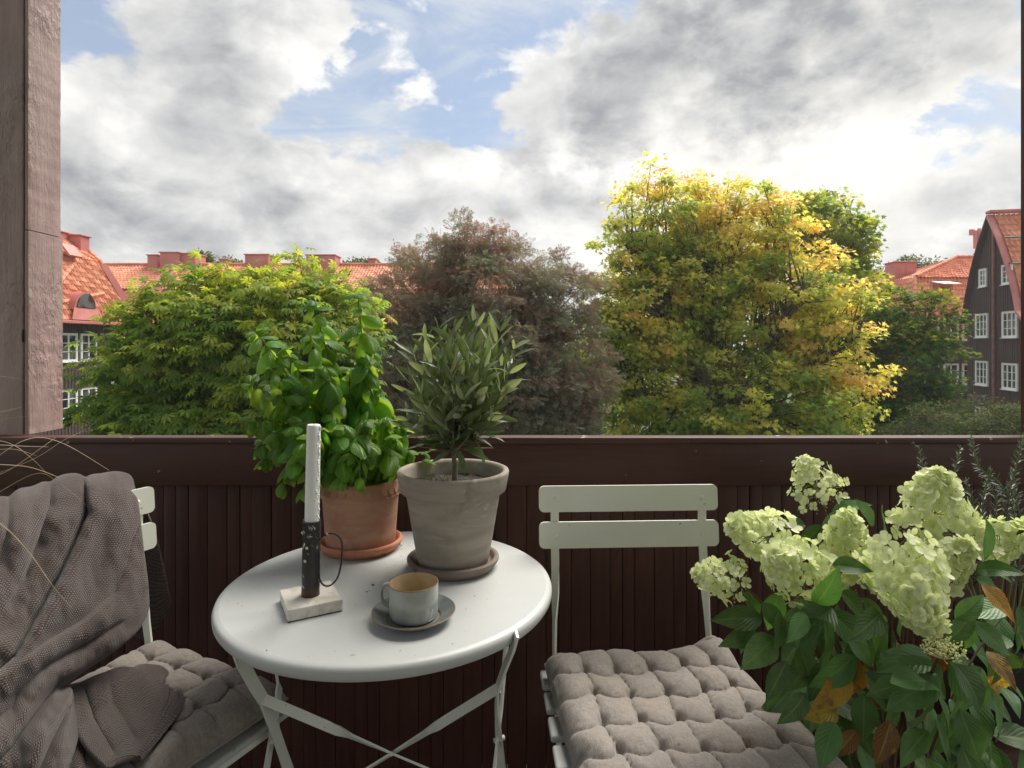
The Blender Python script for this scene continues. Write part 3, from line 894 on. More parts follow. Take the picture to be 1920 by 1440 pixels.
def maple_hue(p, t):
    n = np.array([mnoise.noise(Vector(q) * .55) for q in p])
    return np.clip(.44 + .8 * (t - .5) + .5 * n + .045 * (p[:, 2] - 1.0) + .035 * (p[:, 0] - 6.5), 0, 1)


tree('maple_tree', 'large autumn maple with yellow and orange leaves, tallest tree in the courtyard', 'tree', (at(1370, 0, Ym).x, Ym + .3, GZ), lob, 'maple', 1750, 50, .46, .102,
     [(.16, .25, .055), (.25, .33, .07), (.40, .43, .10), (.55, .53, .125), (.64, .55, .15), (.67, .45, .18)], M['maple'], n_limb=14, trunk_r=.3, twig=1.3, hollow=.3, flat=.5, rnd_n=.45, droop=.4, hue_f=maple_hue)

Y2 = 25.0
lob = [L(1545, 435, Y2, 92, 72), L(1595, 470, Y2, 48, 55), L(1520, 395, Y2, 50, 35), L(1490, 430, Y2, 60, 60, wt=.7), L(1570, 560, Y2, 90, 90), L(1620, 620, Y2, 60, 90)]
tree('lime_tree', 'yellow green tree rising behind the right shoulder of the yellow maple', 'tree', (at(1560, 0, Y2).x, Y2, GZ), lob, 'maple', 420, 36, .6, .14,
     [(.14, .22, .035), (.22, .28, .04), (.32, .34, .05), (.45, .38, .06)], M['maple'], n_limb=7, trunk_r=.25, hollow=.4, rnd_n=.6)

Y3 = 22.0
lob = [L(1685, 600, Y3, 60, 75), L(1740, 610, Y3, 55, 70), L(1690, 690, Y3, 95, 110), L(1640, 760, Y3, 95, 90), L(1760, 680, Y3, 38, 70), L(1720, 800, Y3, 90, 80), L(1625, 610, Y3 + 1, 50, 80)]
tree('dark_maple', 'dark green tree with a few yellowing tips, between the yellow maple and the gable house', 'tree', (at(1690, 0, Y3).x, Y3, GZ), lob, 'maple', 430, 36, .5, .115,
     [(.04, .10, .016), (.06, .13, .02), (.095, .17, .025), (.18, .22, .03), (.38, .33, .04)], M['darkleaf'], n_limb=7, trunk_r=.22,
     hue_f=lambda p, t: np.clip(.08 + .75 * t ** 1.6 + .08 * (p[:, 2] - 1), 0, 1))

# shrubs at the foot of the gable
for i, (px, py, Y, rx, rz, lab) in enumerate([(1745, 805, 18, 75, 48, 'loose grey green shrub below the dark green tree'), (1835, 795, 19, 75, 52, 'rounded grey green shrub in front of the gable house'), (1900, 800, 17, 60, 45, 'olive green shrub at the right edge below the lowest gable window'), (1640, 850, 19, 80, 50, 'low dark shrub in the gap right of the yellow maple')]):
    lob = [L(px, py, Y, rx, rz), L(px + 30, py + 60, Y, rx * 1.1, rz * 1.3)]
    tree('garden_shrub', lab, 'shrub', (at(px, 0, Y).x, Y, GZ), lob, 'oval', 200, 60, .42, .085, [(.045, .075, .032), (.07, .10, .042), (.10, .125, .055), (.14, .11, .07)], M['darkleaf'], rnd_n=.8, n_limb=5, trunk_r=.09, group='shrubs at the foot of the gable', hollow=.4)

# two trees closing the gap between the houses
for px, py, Y, rx, rz, lab in [(1000, 640, 40, 75, 70, 'yellowing tree glimpsed through the reddish tree, far across the courtyard'), (1120, 650, 38, 75, 85, 'green tree glimpsed between the reddish tree and the yellow maple')]:
    lob = [L(px, py, Y, rx, rz), L(px - 30, py + 80, Y, rx * .9, rz), L(px + 40, py + 70, Y, rx * .8, rz)]
    tree('courtyard_tree', lab, 'tree', (at(px, 0, Y).x, Y, GZ), lob, 'oval', 170, 44, .9, .26, [(.12, .18, .04), (.22, .26, .05), (.38, .36, .07)], M['maple'], n_limb=5, trunk_r=.2, group='trees between the houses', hollow=.2, rnd_n=.5)

# far trees beyond the roofs
for i, (px, py, Y, rx, rz, lab) in enumerate([(1722, 502, 62, 46, 24, 'pale distant tree above the red chimney on the right'), (1655, 520, 64, 34, 26, 'small distant tree between the maple crown and the right chimney'), (1800, 505, 66, 55, 20, 'distant tree peeping over the hipped roof on the right'), (378, 490, 60, 13, 16, 'thin treetop just right of the largest chimney on the long roof'), (432, 500, 60, 17, 12, 'small treetop between the chimneys of the long roof'), (680, 502, 60, 36, 12, 'distant treetop over the long roof beside the reddish tree')]):
    lob = [L(px, py, Y, rx, rz), L(px - rx * .4, py + rz, Y, rx * .9, rz * 1.5)]
    tree('distant_tree', lab, 'tree', (at(px, 0, Y).x, Y, GZ), lob, 'oval', 90, 40, .9, .33, [(.05, .08, .03), (.08, .11, .04), (.12, .14, .05)], M['darkleaf'], n_limb=4, trunk_r=.25, group='trees beyond the roofs', hollow=.2)


# ------------------------------------------------------------------ balcony
def paint_wood(name, c1, c2, rough, grain=0.35, chips=0.0, bstr=.35):
    m, nt = new_mat(name)
    tc = nt.node('ShaderNodeTexCoord').outputs['Object']
    oi = nt.node('ShaderNodeObjectInfo').outputs['Random']
    v = nt.vmath('ADD', tc, nt.node('ShaderNodeCombineXYZ', i_X=nt.math('MULTIPLY', oi, 13.0), i_Y=oi, i_Z=nt.math('MULTIPLY', oi, 7.0)).outputs[0])
    vs = nt.mapping(v, scale=(14, 14, 1.0) if grain > 0 else (1, 14, 14))
    n1 = nt.noise(vs, 5, 6, .6)
    n2 = nt.noise(v, 3.0, 5)
    col = nt.mix(nt.ramp(n1, .3, .7), (*c1, 1), (*c2, 1))
    col = nt.mix(nt.ramp(n2, .45, .75, 0, .5), col, (*[c * 1.35 for c in c2], 1))
    if chips:
        ch = nt.ramp(nt.noise(v, 38, 3, .5), chips, chips + .02)
        col = nt.mix(ch, col, (.36, .31, .28, 1))
    h = nt.math('ADD', nt.math('MULTIPLY', n1, .7), nt.math('MULTIPLY', nt.noise(v, 220, 2), .25))
    nrm = bump(nt, h, bstr, .0012)
    rr = nt.ramp(n2, .3, .7, rough - .08, rough + .1)
    out(nt, principled(nt, col, rr, nrm, Specular_IOR_Level=.28))
    return m


M['board'] = paint_wood('dark_brown_board', (.058, .0225, .017), (.080, .033, .0255), .55, .35)
M['fascia'] = paint_wood('dark_brown_fascia', (.055, .021, .0165), (.072, .030, .024), .5, -1, chips=.70)
M['cap'] = paint_wood('rail_cap_paint', (.060, .025, .020), (.078, .036, .029), .48, -1, chips=.69)

YW = 1.60
par = thing('balcony_parapet', 'dark brown wooden balcony parapet of narrow vertical boards under a wide top rail', 'parapet', (0, YW, 0))
off = (0, YW, 0)
pz0, pz1 = .03, .835
wds = [.0335, .0335, .0525, .0525]; gap = .0011
pm = []
for wd in (.0335, .0525):
    b = MB(); b.box((0, .009, (pz0 + pz1) / 2), (wd - gap, .018, pz1 - pz0), .0019, None, 2)
    pm.append(b.mesh('plank', M['board'], smooth=True, angle=50))
x = -1.80; i = 0
while x < 1.80:
    wd = wds[i % 4]
    put('plank', pm[0 if wd < .04 else 1], par, Matrix.Translation((x + wd / 2, random.uniform(-.0012, .0012), random.uniform(-.002, .002))) @ Matrix.Rotation(R(random.uniform(-.05, .05)), 4, 'Y'))
    x += wd; i += 1
b = MB(); b.box((0, .0345, .46), (3.7, .02, .84)); b.build('backing', M['board'], par, smooth=False)
b = MB(); b.box((0, -.010, .870), (3.7, .034, .112), .003, None, 2); b.build('fascia_board', M['fascia'], par)
b = MB(); b.box((0, -.010, .9345), (3.7, .045, .0165), .0025, None, 2); b.build('rail_cap', M['cap'], par)
b = MB(); b.box((0, .06, .80), (3.7, .03, .1), .003); b.build('outer_rail', M['fascia'], par)

# posts
def post_mat():
    m, nt = new_mat('weathered_post_paint')
    tc = nt.node('ShaderNodeTexCoord').outputs['Object']
    v = nt.mapping(tc, scale=(5, 5, .9))
    n1 = nt.noise(v, 6, 8, .65, .4)
    n2 = nt.noise(tc, 3.2, 5)
    col = nt.mix(nt.ramp(n1, .3, .7), (.30, .20, .19, 1), (.40, .28, .268, 1))
    col = nt.mix(nt.ramp(nt.noise(nt.mapping(tc, scale=(1, 1, .25)), 2.2, 4), .4, .7), col, (.35, .285, .265, 1))
    col = nt.mix(nt.ramp(n2, .55, .75, 0, .6), col, (.44, .32, .305, 1))
    bl = nt.noise(nt.mapping(tc, scale=(1, 1, .55)), 75, 3, .6, .6)
    pat = nt.ramp(nt.noise(nt.mapping(tc, scale=(1.3, 1, .5)), 5, 3), .42, .62)
    col = nt.mix(nt.math('MULTIPLY', nt.ramp(bl, .5, .36), nt.math('MULTIPLY', pat, .55)), col, (.21, .135, .125, 1))
    grain = nt.noise(nt.mapping(tc, scale=(22, 22, .8)), 9, 5, .6, .5)
    h = nt.math('ADD', nt.math('MULTIPLY', bl, nt.math('MULTIPLY_ADD', pat, 1.9)), nt.math('MULTIPLY', grain, .5))
    nrm = bump(nt, h, .9, .004)
    out(nt, principled(nt, col, .5, nrm, Specular_IOR_Level=.45))
    return m


M['post'] = post_mat()


def slab(mb, x0, x1, y0, y1, z0, z1, seed=0, nz=160):
    """sawn board with slightly wandering edges"""
    P = []
    for k in range(nz + 1):
        z = z0 + (z1 - z0) * k / nz
        e = .0016 * mnoise.noise(Vector((seed, 0, z * 9))) + .001 * mnoise.noise(Vector((seed, 5, z * 40)))
        P.append([Vector(p) for p in ((x0 + .004, y0, z), (x0, y0 + .004, z), (x0, y1, z), (x1 + e, y1, z), (x1 + e, y0 + .005, z), (x1 + e - .0015, y0 + .0015, z), (x1 + e - .005, y0, z), (x0 + .004, y0, z))])
    mb.grid(P, uv=False)


ps = thing('corner_post', 'weathered pinkish brown painted timber post rising from the parapet at the left', 'post', (-1.3, 1.62, .943))
po = (-1.3, 1.62, .943)
xr = at(53, 0, 1.612).x
yb_lo = xr / ((117.5 - 960) / FPX); yb_hi = xr / ((114.5 - 960) / FPX)
b = MB(po); slab(b, -1.47, xr - .0155, 1.611, 1.725, .944, 2.75, 1); b.build('post_board', M['post'], ps, angle=30)
b = MB(po); slab(b, xr - .0135, xr, 1.613, yb_lo, .944, EYE + .309, 2); b.build('post_board', M['post'], ps, angle=30)
b = MB(po); slab(b, xr - .0135, xr - .0015, 1.614, yb_hi, EYE + .3115, 2.75, 3); b.build('post_board', M['post'], ps, angle=30)
b = MB(po); b.box((at(44, 0, 1.611).x, 1.6105, 1.212), (.0035, .004, .034), .001); M['black'] = simple('dark_gap', (.008, .006, .006), rough=.9, bstr=0); b.build('crack', M['black'], ps)
M['post_red'] = paint_wood('red_brown_post', (.07, .024, .02), (.11, .042, .034), .5, .35)
pr = thing('side_post', 'red brown timber post cut off by the right edge above the parapet', 'post', (1.5, 1.65, .943))
b = MB((1.5, 1.65, .943)); slab(b, at(1914, 0, 1.72).x, 1.56, 1.61, 1.72, .944, 2.75, 5); b.build('post_board', M['post_red'], pr)

M['floor'] = paint_wood('floor_board', (.05, .044, .04), (.08, .07, .062), .65, -1)
fl = bpy.data.objects.new('balcony_floor', None); COL.objects.link(fl); fl.location = (0, .6, 0); tag(fl, kind='structure')
b = MB(); b.box((0, 0, -.012), (3.7, .116, .024), .003); fm = b.mesh('floor_board', M['floor'])
for k in range(20): put('floor_board', fm, fl, Matrix.Translation((0, -1.35 + .12 * k, 0)))
b = MB(); b.box((0, -.2, -.14), (3.7, 2.6, .2)); b.build('floor_slab', M['board'], fl, smooth=False)

# unseen roof and rear wall, added to shade the boards and bounce light back
M['plaster'] = simple('pale_plaster', (.74, .72, .68), (.80, .78, .74), 3, .8, 60, .2)
M['soffit'] = simple('soffit_boards', (.30, .25, .22), (.36, .30, .27), 3, .6, 60, .2)
b = MB((0, .2, 2.46)); b.box((0, .0, 2.52), (3.7, 2.5, .1)); b.box((0, 1.67, 2.50), (3.7, .11, .14))  # ceiling stops short of the beam to let more sky light in
for k in range(25): b.box((0, -1.2 + .1 * k, 2.46), (3.7, .094, .018), .003, None, 1)
ce = b.build('unseen_ceiling', M['soffit'], smooth=False); ce.location = (0, .2, 2.46); tag(ce, kind='structure')
b = MB((0, -1.25, 0)); b.box((0, -1.3, 1.23), (3.7, .1, 2.45)); hwl = b.build('unseen_house_wall', M['plaster'], smooth=False); hwl.location = (0, -1.25, 0); tag(hwl, kind='structure')

# ------------------------------------------------------------------ painted metal furniture
def enamel(name, c, rough=.35, spots=True):
    m, nt = new_mat(name)
    tc = nt.node('ShaderNodeTexCoord').outputs['Object']
    n2 = nt.noise(tc, 7, 5)
    col = nt.mix(nt.ramp(n2, .35, .7), (*c, 1), (*[k * .93 for k in c], 1))
    if spots:
        sp = nt.ramp(nt.noise(tc, 95, 2, .4), .745, .765)
        col = nt.mix(nt.math('MULTIPLY', sp, .7), col, (.30, .27, .22, 1))
        du = nt.ramp(nt.noise(tc, 2.6, 6, .6), .5, .8, 0, .12)
        col = nt.mix(du, col, (.45, .42, .36, 1))
    nrm = bump(nt, nt.noise(tc, 160, 2), .06, .0006)
    out(nt, principled(nt, col, nt.ramp(n2, .3, .7, rough - .06, rough + .1), nrm, Specular_IOR_Level=.5))
    return m


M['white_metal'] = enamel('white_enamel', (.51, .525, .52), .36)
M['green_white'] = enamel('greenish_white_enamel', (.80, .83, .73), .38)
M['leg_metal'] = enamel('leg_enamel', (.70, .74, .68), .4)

TZ = .711; TC = Vector((-.2448, 1.2023, 0)); TR = .325
tb = thing('bistro_table', 'round white metal bistro table with crossed folding legs', 'table', (TC.x, TC.y, 0))
off = (TC.x, TC.y, 0)
b = MB(off)
b.lathe([(0, TZ), (TR - .012, TZ), (TR - .006, TZ - .0012), (TR - .002, TZ - .004), (TR, TZ - .009), (TR - .0005, TZ - .018), (TR - .004, TZ - .0235), (TR - .008, TZ - .024), (TR - .011, TZ - .021), (TR - .012, TZ - .006), (0, TZ - .006)], (TC.x, TC.y, 0), 128)
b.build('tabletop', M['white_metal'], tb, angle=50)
xL, xR = -.443, -.008
def foot(a, bpt):      # extend a leg line to the floor
    a, bpt = Vector(a), Vector(bpt); return a + (bpt - a) * (a.z / (a.z - bpt.z))
for side, xx in (('l', xL), ('r', xR)):
    s = -1 if side == 'l' else 1
    if side == 'l': A = [at(446, 1222, .965), at(455, 1244, .972), at(476, 1283, 1.0), at(495, 1313, 1.035), at(505, 1340, 1.06), at(540, 1440, 1.16)]
    else: A = [at(969, 1188, .985), at(963, 1213, .99), at(946, 1252, 1.0), at(933, 1290, 1.035), at(932, 1330, 1.06), at(939, 1440, 1.16)]
    ft = foot(A[-2], A[-1]); A.append(ft)
    wd = [(.25, .5, -.8), (.3, .6, -.75), (.25, .85, -.4), (.15, 1, 0), (.3, .9, .5), (.9, .3, .1), (.9, .3, .1)]
    if side == 'r': wd = [(-w_[0], w_[1], w_[2]) for w_ in wd]
    bb_ = MB(off); bb_.bar(A, wd, .0195, .0045); bb_.build('leg', M['leg_metal'], tb, angle=40)
    if side == 'l': Bp = [at(512, 1215, 1.19), at(517, 1255, 1.175), at(521, 1280, 1.168), at(523, 1293, 1.165), at(519, 1330, 1.15), at(500, 1440, 1.115)]
    else: Bp = [at(953, 1180, 1.12), at(949, 1215, 1.12), at(945, 1255, 1.12), at(943, 1290, 1.12), at(940, 1330, 1.11), at(927, 1440, 1.09)]
    Bp.append(foot(Bp[-2], Bp[-1]))
    bb_ = MB(off); bb_.bar(Bp, [(.4 * s, 1, 0)] * 3 + [(.2, 1, .2)] * 4, .016, .0045); bb_.build('leg', M['leg_metal'], tb, angle=40)
    rv = MB(off); p = at(517, 1387, 1.11) if side == 'l' else at(935, 1385, 1.10); rv.tube([p + Vector((-.008, -.006, 0)), p + Vector((.010, .004, 0))], .0045, 12); rv.build('pivot_bolt', M['leg_metal'], tb)
pA, pB, pC = at(494, 1311, 1.03), at(735, 1413, 1.12), at(925, 1493, 1.17)
pD, pE, pF = at(936, 1289, 1.03), at(735, 1413, 1.13), at(520, 1546, 1.18)
for p0, p1, p2, s in ((pA, pB, pC, 1), (pD, pE, pF, -1)):
    pts = [p0, p0.lerp(p1, .25), p0.lerp(p1, .46), p0.lerp(p1, .56), p0.lerp(p1, .66), p1, p2]
    dn = Vector((0, .75, -.55)); th = Vector((-s * .1, .95, .28))
    wdz = [(0, .5, .85), (0, .5, .85), (0, .4, .9), (0, -.1, 1), (0, -.6, .75), (0, -.75, .6), (0, -.75, .6)]
    bb_ = MB(off); bb_.bar(pts, wdz, .0165, .004); bb_.build('cross_brace', M['leg_metal'], tb, angle=40)
p = at(735, 1413, 1.115); b = MB(off); b.tube([p, p + Vector((0, -.007, .004))], .004, 10); b.build('pivot_bolt', M['leg_metal'], tb)

# ---- folding bistro chair, local frame: x across, -y forward
def make_chair(label, loc, rz):
    root = thing('bistro_chair', label, 'chair', loc, rz, 'white folding bistro chairs')
    def slat(name, c, size, tilt=0.0, bow=0.0):
        mb = MB(); n = 24; w2, h2, t2 = size[0] / 2, size[2] / 2, size[1] / 2
        # rounded-corner plate, slightly bowed
        rc_ = min(.012, h2 * .5); pl = []
        for cx, cz, a0 in ((w2 - rc_, h2 - rc_, 0), (-w2 + rc_, h2 - rc_, 90), (-w2 + rc_, -h2 + rc_, 180), (w2 - rc_, -h2 + rc_, 270)):
            for q in range(6):
                a = R(a0 + 18 * q); pl.append((cx + rc_ * math.cos(a), cz + rc_ * math.sin(a)))
        bm = bmesh.new()
        fr_ = [bm.verts.new((x_, -t2, z_)) for x_, z_ in pl]; bk_ = [bm.verts.new((x_, t2, z_)) for x_, z_ in pl]
        bm.faces.new(fr_); bm.faces.new(bk_[::-1])
        N = len(pl)
        for q in range(N): bm.faces.new((fr_[(q + 1) % N], fr_[q], bk_[q], bk_[(q + 1) % N]))
        bmesh.ops.bevel(bm, geom=[e for e in bm.edges if len(e.link_faces) == 2 and e.calc_face_angle(0) > 1.2], offset=min(.0028, t2 * .6), segments=2, affect='EDGES')
        bm.verts.index_update()
        mm = Matrix.Translation(c) @ Matrix.Rotation(tilt, 4, 'X')
        mb.add([mm @ v.co for v in bm.verts], [[v.index for v in f.verts] for f in bm.faces]); bm.free()
        return mb.build(name, M['green_white'] if 'back' in name else M['white_metal'], root, angle=40)
    up = [(.2255, .852), (.2215, .80), (.2215, .75), (.212, .68), (.204, .62), (.197, .56), (.18, .45), (-.02, .2), (-.19, .0)]
    def path(y0):
        pass
    for s in (-1, 1):
        x0 = s * .174
        xs = [x0, x0, x0, x0, x0 + s * .001, x0 + s * .003, x0 + s * .006, x0 + s * .006, x0 + s * .006]
        pts = [(xx, y, z) for xx, (y, z) in zip(xs, up)]
        wd = [(1, 0, 0)] * 4 + [(.8, -.6, 0), (.25, -1, 0), (.1, -1, 0), (.05, -.7, -.7), (.05, -.7, -.7)]
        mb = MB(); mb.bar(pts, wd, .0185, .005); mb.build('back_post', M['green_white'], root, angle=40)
        mb = MB(); mb.bar([(s * .163, -.19, .447), (s * .163, -.12, .38), (s * .163, .06, .19), (s * .163, .215, 0)], [(0, .7, .7)] * 4, .018, .005); mb.build('rear_leg', M['leg_metal'], root, angle=40)
        mb = MB(); mb.bar([(s * .18, -.205, .438), (s * .18, .185, .438)], [(0, 0, 1)] * 2, .02, .006); mb.build('seat_rail', M['leg_metal'], root, angle=40)
    mb = MB(); mb.bar([(-.185, -.208, .440), (.185, -.208, .440)], [(0, 0, 1)] * 2, .022, .005); mb.build('front_rail', M['leg_metal'], root, angle=40)
    for z, c in ((.07, .165),):
        mb = MB(); mb.tube([(-.166, .186, .04), (.166, .186, .04)], .006, 8); mb.build('stretcher', M['leg_metal'], root)
        mb = MB(); mb.tube([(-.178, -.155, .045), (.178, -.155, .045)], .006, 8); mb.build('stretcher', M['leg_metal'], root)
    th = R(-4.5)
    for z, y in ((.829, .2235), (.747, .2165)):
        so = slat('back_slat', (0, y, z), (.4215, .0075, .0595), th)
        for s in (-1, 1):
            mb = MB(); mt_ = Matrix.Translation((s * .172, y - .0038, z)) @ Matrix.Rotation(R(90), 4, 'X') @ Matrix.Rotation(th, 4, 'X')
            mb.lathe([(0, .0016), (.0035, .0013), (.0058, .0006), (.0066, -.0004)], n=20, mtx=mt_)
            mb.build('rivet', M['green_white'], so)
    for k in range(5):
        y = .145 - .083 * k
        slat('seat_slat', (0, y, .452), (.424, .062, .013), 0) if False else None
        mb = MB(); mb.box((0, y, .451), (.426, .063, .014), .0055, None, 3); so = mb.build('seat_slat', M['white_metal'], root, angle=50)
    return root


CR_LOC = (.283, 1.168, 0); CR_ROT = R(2.5)
CL_LOC = (-.730, 1.100, 0); CL_ROT = R(63.9)
chr_ = make_chair('white folding chair right of the table, its two back slats bare', CR_LOC, CR_ROT)
chl = copy_tree(chr_); chl.location = CL_LOC; chl.rotation_euler = (0, 0, CL_ROT)
chl['label'] = 'white folding chair left of the table, its back draped with the knitted blanket'

# ---- tufted seat cushions
def linen():
    m, nt = new_mat('taupe_linen')
    tc = nt.node('ShaderNodeUVMap').outputs[0]
    ob = nt.node('ShaderNodeTexCoord').outputs['Object']
    wv = []
    for ax_ in ((1, .03, 0), (.03, 1, 0)):
        k = nt.node('ShaderNodeTexWave', wave_type='BANDS', bands_direction='X' if ax_[0] == 1 else 'Y')
        nt.set(k, 'Vector', tc); nt.set(k, 'Scale', 68); nt.set(k, 'Distortion', 1.6); nt.set(k, 'Detail', 2); nt.set(k, 'Detail Scale', 3)
        wv.append(k.outputs['Fac'])
    weave = nt.math('MULTIPLY', nt.math('ADD', wv[0], wv[1]), .5)
    slub = nt.noise(nt.mapping(tc, scale=(30, 260, 1)), 1, 3); slub2 = nt.noise(nt.mapping(tc, scale=(260, 30, 1)), 1, 3)
    col = nt.mix(nt.ramp(nt.math('ADD', slub, slub2), .75, 1.25), (.215, .192, .175, 1), (.315, .283, .26, 1))
    col = nt.mix(nt.ramp(nt.noise(ob, 9, 5), .4, .75, 0, .35), col, (.30, .24, .19, 1))
    lint = nt.ramp(nt.noise(ob, 140, 2, .3), .74, .77)
    col = nt.mix(nt.math('MULTIPLY', lint, .5), col, (.09, .075, .065, 1))
    nrm = bump(nt, weave, .35, .0012)
    nrm = bump(nt, nt.noise(ob, 55, 3), .25, .0022, nrm)
    p = nt.node('ShaderNodeBsdfPrincipled'); nt.set(p, 'Base Color', col); nt.set(p, 'Roughness', .9); nt.set(p, 'Specular IOR Level', .15)
    nt.set(p, 'Sheen Weight', .25); nt.l.new(nrm, p.inputs['Normal'])
    out(nt, p.outputs[0]); return m


M['linen'] = linen()


def cushion(label, corners, cells, seed, loc, rz, z0=.459, thick=.045, lift=None):
    """corners BL BR FR FL in the frame of loc / rz; (u across, v back to front)"""
    root = thing('seat_cushion', label, 'cushion', loc, rz, 'taupe tufted seat cushions')
    BL, BR, FR, FL = [Vector((*c, 0)) for c in corners]
    n = 198; top = []; bot = []
    N = cells
    for i in range(n + 1):
        v = i / n; rt_ = []; rb_ = []
        for j in range(n + 1):
            u = j / n
            p = (BL.lerp(BR, u)).lerp(FL.lerp(FR, u), v)
            # scalloped border: the seam pulls in between the tufts
            e_u = max(0.0, 1 - abs(2 * u - 1) ** 14); e_v = max(0.0, 1 - abs(2 * v - 1) ** 14)
            nz = mnoise.noise(Vector((u * 3 + seed, v * 3, seed)))
            uu = u * N + .17 * mnoise.noise(Vector((v * 5 + seed, u * 4, 1))) + .09 * math.sin(v * 9 + seed)
            vv = v * (N - 1) + .20 * mnoise.noise(Vector((u * 4, v * 4 + seed, 7)))
            # lines of cells bow forward between tufts
            fu = uu - math.floor(uu); vv2 = vv - .27 * (math.sin(math.pi * fu)) * (1 if 0 < v < 1 else 0)
            su = abs(math.sin(math.pi * uu)); sv = abs(math.sin(math.pi * vv2))
            bulge = (su ** .17) * (sv ** .17)
            du = uu - round(uu); dv = vv - round(vv); tuft = math.exp(-(du * du + dv * dv) / .012)
            edge = (e_u * e_v) ** .5
            h = thick * edge * (.60 + .40 * bulge + .10 * (su * sv - .4) - .30 * tuft + .24 * nz)
            wr = .0011 * mnoise.noise(Vector((u * 22, v * 22, seed))) + .0007 * mnoise.noise(Vector((u * 60, v * 45, seed)))
            z = z0 + .020 + h + wr * edge
            if lift: z += lift(u, v)
            pul = .0035 * (1 - bulge)
            cen = Vector((.5 - u, v - .5, 0))
            rt_.append(Vector((p.x, p.y, z)))
            rb_.append(Vector((p.x, p.y, z0 + .0195 - .0175 * edge + (lift(u, v) if lift else 0))))
        top.append(rt_); bot.append(rb_)
    mb = MB(); mb.grid(top, flip=True)
    mb.grid(bot)
    mb.build('cushion_body', M['linen'], root, angle=75)
    # piped seam round the edge
    loop = [top[0][j] for j in range(0, n, 3)] + [top[i][n] for i in range(0, n, 3)] + [top[n][j] for j in range(n, 0, -3)] + [top[i][0] for i in range(n, 0, -3)]
    sm = MB(); sm.tube(loop, .0016, 6, closed=True); sm.build('seam', M['linen'], root)
    return root, top


def liftR(u, v): return .030 * math.exp(-((1 - u) ** 2 + v ** 2) / .025) + .006 * math.exp(-(u ** 2 + v ** 2) / .02)


cR, topR = cushion('tufted taupe cushion on the right chair, lying bare', [(-.205, .150), (.196, .170), (.262, -.245), (-.180, -.265)], 6, 2.3, CR_LOC, CR_ROT, lift=liftR)
tg = MB(); p = topR[96][198]; tg.box(p + Vector((.006, -.01, -.012)), (.002, .045, .014), .0006, Matrix.Rotation(R(28), 3, 'Y')); tg.build('care_tag', M['white_paint'], cR)
cL, topL = cushion('tufted taupe cushion on the left chair, half covered by the blanket', [(-.20, .19), (.215, .205), (.205, -.212), (-.205, -.205)], 6, 5.9, CL_LOC, CL_ROT)


# ------------------------------------------------------------------ things on the table
def clay(name, c1, c2, c3, bloom, seed):
    m, nt = new_mat(name)
    tc = nt.node('ShaderNodeTexCoord').outputs['Object']
    v = nt.vmath('ADD', tc, (seed, seed * 2.1, seed * .7))
    n1 = nt.noise(v, 14, 8, .62, .5); n2 = nt.noise(nt.mapping(v, scale=(.5, .5, 3.5)), 9, 5, .6, .6); n3 = nt.noise(v, 42, 4, .6)
    col = nt.mix(nt.ramp(n2, .3, .7), (*c1, 1), (*c2, 1))
    col = nt.mix(nt.ramp(n1, .5, .68, 0, .7), col, (*c3, 1))
    bl = nt.math('MULTIPLY', nt.ramp(n3, .54, .72), nt.ramp(nt.noise(v, 7, 3), .5, .66))
    col = nt.mix(nt.math('MULTIPLY', bl, .75), col, (*bloom, 1))
    h = nt.math('ADD', nt.math('MULTIPLY', nt.noise(v, 130, 4), .5), nt.math('MULTIPLY', n2, .6))
    nrm = bump(nt, h, .28, .0016)
    out(nt, principled(nt, col, .82, nrm, Specular_IOR_Level=.25)); return m


M['greyclay'] = clay('aged_grey_clay', (.27, .235, .195), (.36, .315, .265), (.20, .172, .143), (.52, .50, .45), 3.3)
M['greysaucer'] = clay('grey_saucer_clay', (.185, .148, .125), (.245, .2, .17), (.12, .095, .08), (.28, .25, .22), 8.1)
M['terra'] = clay('terracotta', (.40, .205, .135), (.50, .30, .21), (.33, .15, .095), (.58, .46, .38), 1.7)
M['terra2'] = clay('terracotta_saucer', (.46, .19, .115), (.52, .24, .15), (.34, .12, .07), (.48, .3, .22), 5.2)
M['soil'] = simple('potting_soil', (.012, .009, .007), (.04, .03, .022), 60, .95, 120, .9, .006)


def soil_disc(mb, c, r, z, seed=0):
    P = []
    for i in range(11):
        rr = r * i / 10
        P.append([Vector((c[0] + rr * math.cos(a), c[1] + rr * math.sin(a), z + .006 * mnoise.noise(Vector((rr * 70 * math.cos(a) + seed, rr * 70 * math.sin(a), 0))) + .004 * mnoise.noise(Vector((rr * 190 * math.cos(a), rr * 190 * math.sin(a), seed))))) for a in np.linspace(0, 2 * math.pi, 49)])
    mb.grid(P, flip=True)


OC = Vector((-.1265, 1.28, TZ)); BC = Vector((-.355, 1.395, TZ))


def saucer(label, name_mat, c, r, h, t, group='clay saucers under the pots'):
    root = thing('plant_saucer', label, 'saucer', c, 0, group)
    b = MB()
    b.lathe([(0, .0), (r * .84, 0), (r * .87, .001), (r * .965, h * .55), (r, h * .8), (r, h), (r - t * .5, h + .003), (r - t, h), (r - t * 1.15, h * .7), (r * .80, t * 1.0), (0, t * .95)], n=72, wob=.006)
    b.build('saucer_dish', name_mat, root, angle=60)
    return root


saucer('grey clay saucer under the olive pot', M['greysaucer'], OC, .0985, .0225, .011)
saucer('orange terracotta saucer under the basil pot', M['terra2'], BC, .0965, .022, .010)

